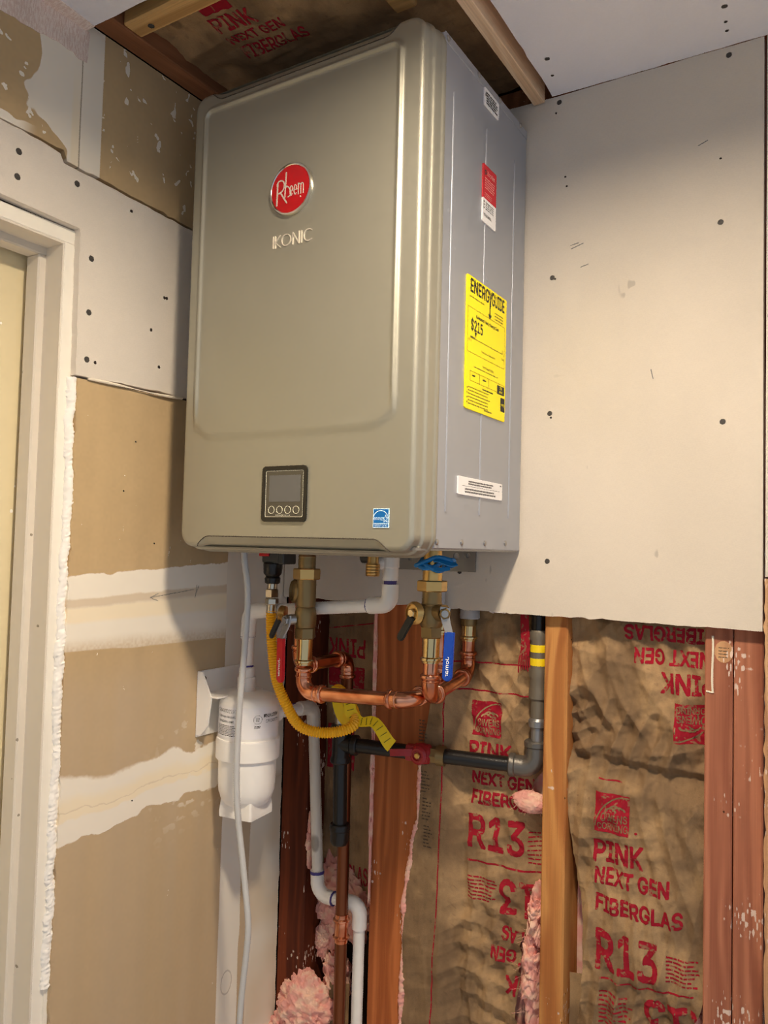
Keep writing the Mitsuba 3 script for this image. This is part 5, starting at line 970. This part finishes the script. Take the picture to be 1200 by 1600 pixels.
def drapeD(item, lift=.001):
    v, f = trimesh.remesh.subdivide_to_size(np.c_[item[0], np.zeros(len(item[0]))], item[1], .006); a = v[:, 0]; b = v[:, 1]
    ang = math.radians(0); X_ = a; Y_ = b; return trimesh.Trimesh(np.stack([X_, Y_, zD(X_, Y_) - lift], 1), f[:, ::-1], process=False)
pd = [text_fit('PINK', .048, .078, -.382, .030), text_fit('NEXT GEN', .052, .105, -.345, .020), text_fit('FIBERGLAS', .055, .125, -.318, .022)]
pd = [(np.stack([v_[:, 0], -.382 - (v_[:, 1] + .382) + .030], 1), f_) for v_, f_ in [text_fit('PINK', .048, .078, -.382, .030)]] + [(np.stack([v_[:, 0], -.330 - (v_[:, 1] + .345) + .006], 1), f_) for v_, f_ in [text_fit('NEXT GEN', .050, .105, -.345, .018)]] + [(np.stack([v_[:, 0], -.290 - (v_[:, 1] + .318)], 1), f_) for v_, f_ in [text_fit('FIBERGLAS', .052, .125, -.318, .022)]]
pd.append(poly2d(sg.box(.055, -.422, .108, -.390)))
for it in pd: put(bD + '__red_print', drapeD(it), 'mat_red_print', True)
put(bD + '__fiberglass', box(-.040, .444, -.428, .014, 2.475, 2.595), 'mat_fiberglass', False)
say(bD, 'paper-faced insulation batt between the ceiling joists above the heater', 'insulation batt')
for kk in (bB, bC, bA, bD): labels[kk]['group'] = 'paper-faced insulation batts'
for kk in (hv, cv): labels[kk]['group'] = 'service valves under the heater'

rt = spline([(.4130, .0300, 1.562), (.4125, .0290, 1.530), (.4150, .0270, 1.500), (.4135, .0280, 1.478)], 24)[0]
put('red_tape_scrap__strip', strap(rt, np.linspace(.016, .019, 24), .0006, (-.3, -1, .1)), 'mat_red_print', 40)
put('red_tape_scrap__frayed_end', [strap(spline([(.4135 + o, .0278, 1.480), (.4135 + o * 1.3, .0265, 1.466), (.4140 + o * 1.5, .0275, 1.455 - abs(o))], 8)[0], .0022, .0005, (-.3, -1, .1)) for o in (-.007, -.0042, -.0014, .0014, .0042, .007)], 'mat_red_print', 40); say('red_tape_scrap__frayed_end', kind='stuff')
say('red_tape_scrap', 'frayed strip of red tape hanging beside the black gas riser', 'tape')

put('black_wire', sweep(spline([(.0300, .050, 1.085), (.0420, .046, 1.055), (.0500, .045, 1.020), (.0530, .045, .985)], 24)[0], .0014, 8), 'mat_black_plastic'); put('black_wire__tag_end', box(.0495, .0555, .042, .048, .965, .990, .001), 'mat_black_plastic', False)
say('black_wire', 'thin black wire end in front of the brown paper in the left bay', 'wire')
for q in (((.4925, 2.1385), (.5120, 2.1445)), ((.5210, 2.1090), (.5080, 2.1060)), ((.5045, 2.1465), (.4900, 2.1440)), ((.6190, 1.9300), (.6225, 1.9150)), ((.6840, 2.2600), (.6980, 2.2650))):
    put('wall_back__scuff_mark', sweep([(q[0][0], -.0001, q[0][1]), (q[1][0], -.0001, q[1][1])], .0006, 6), 'mat_ink_grey')
put('wall_back__staple', [sweep([(.3620, .0145, 1.5440), (.3620, -.0006, 1.5475), (.3900, -.0006, 1.5470)], .0006, 6)], 'mat_label_white'); say('wall_back__staple', 'thin white wire staple at the bottom edge of the drywall')
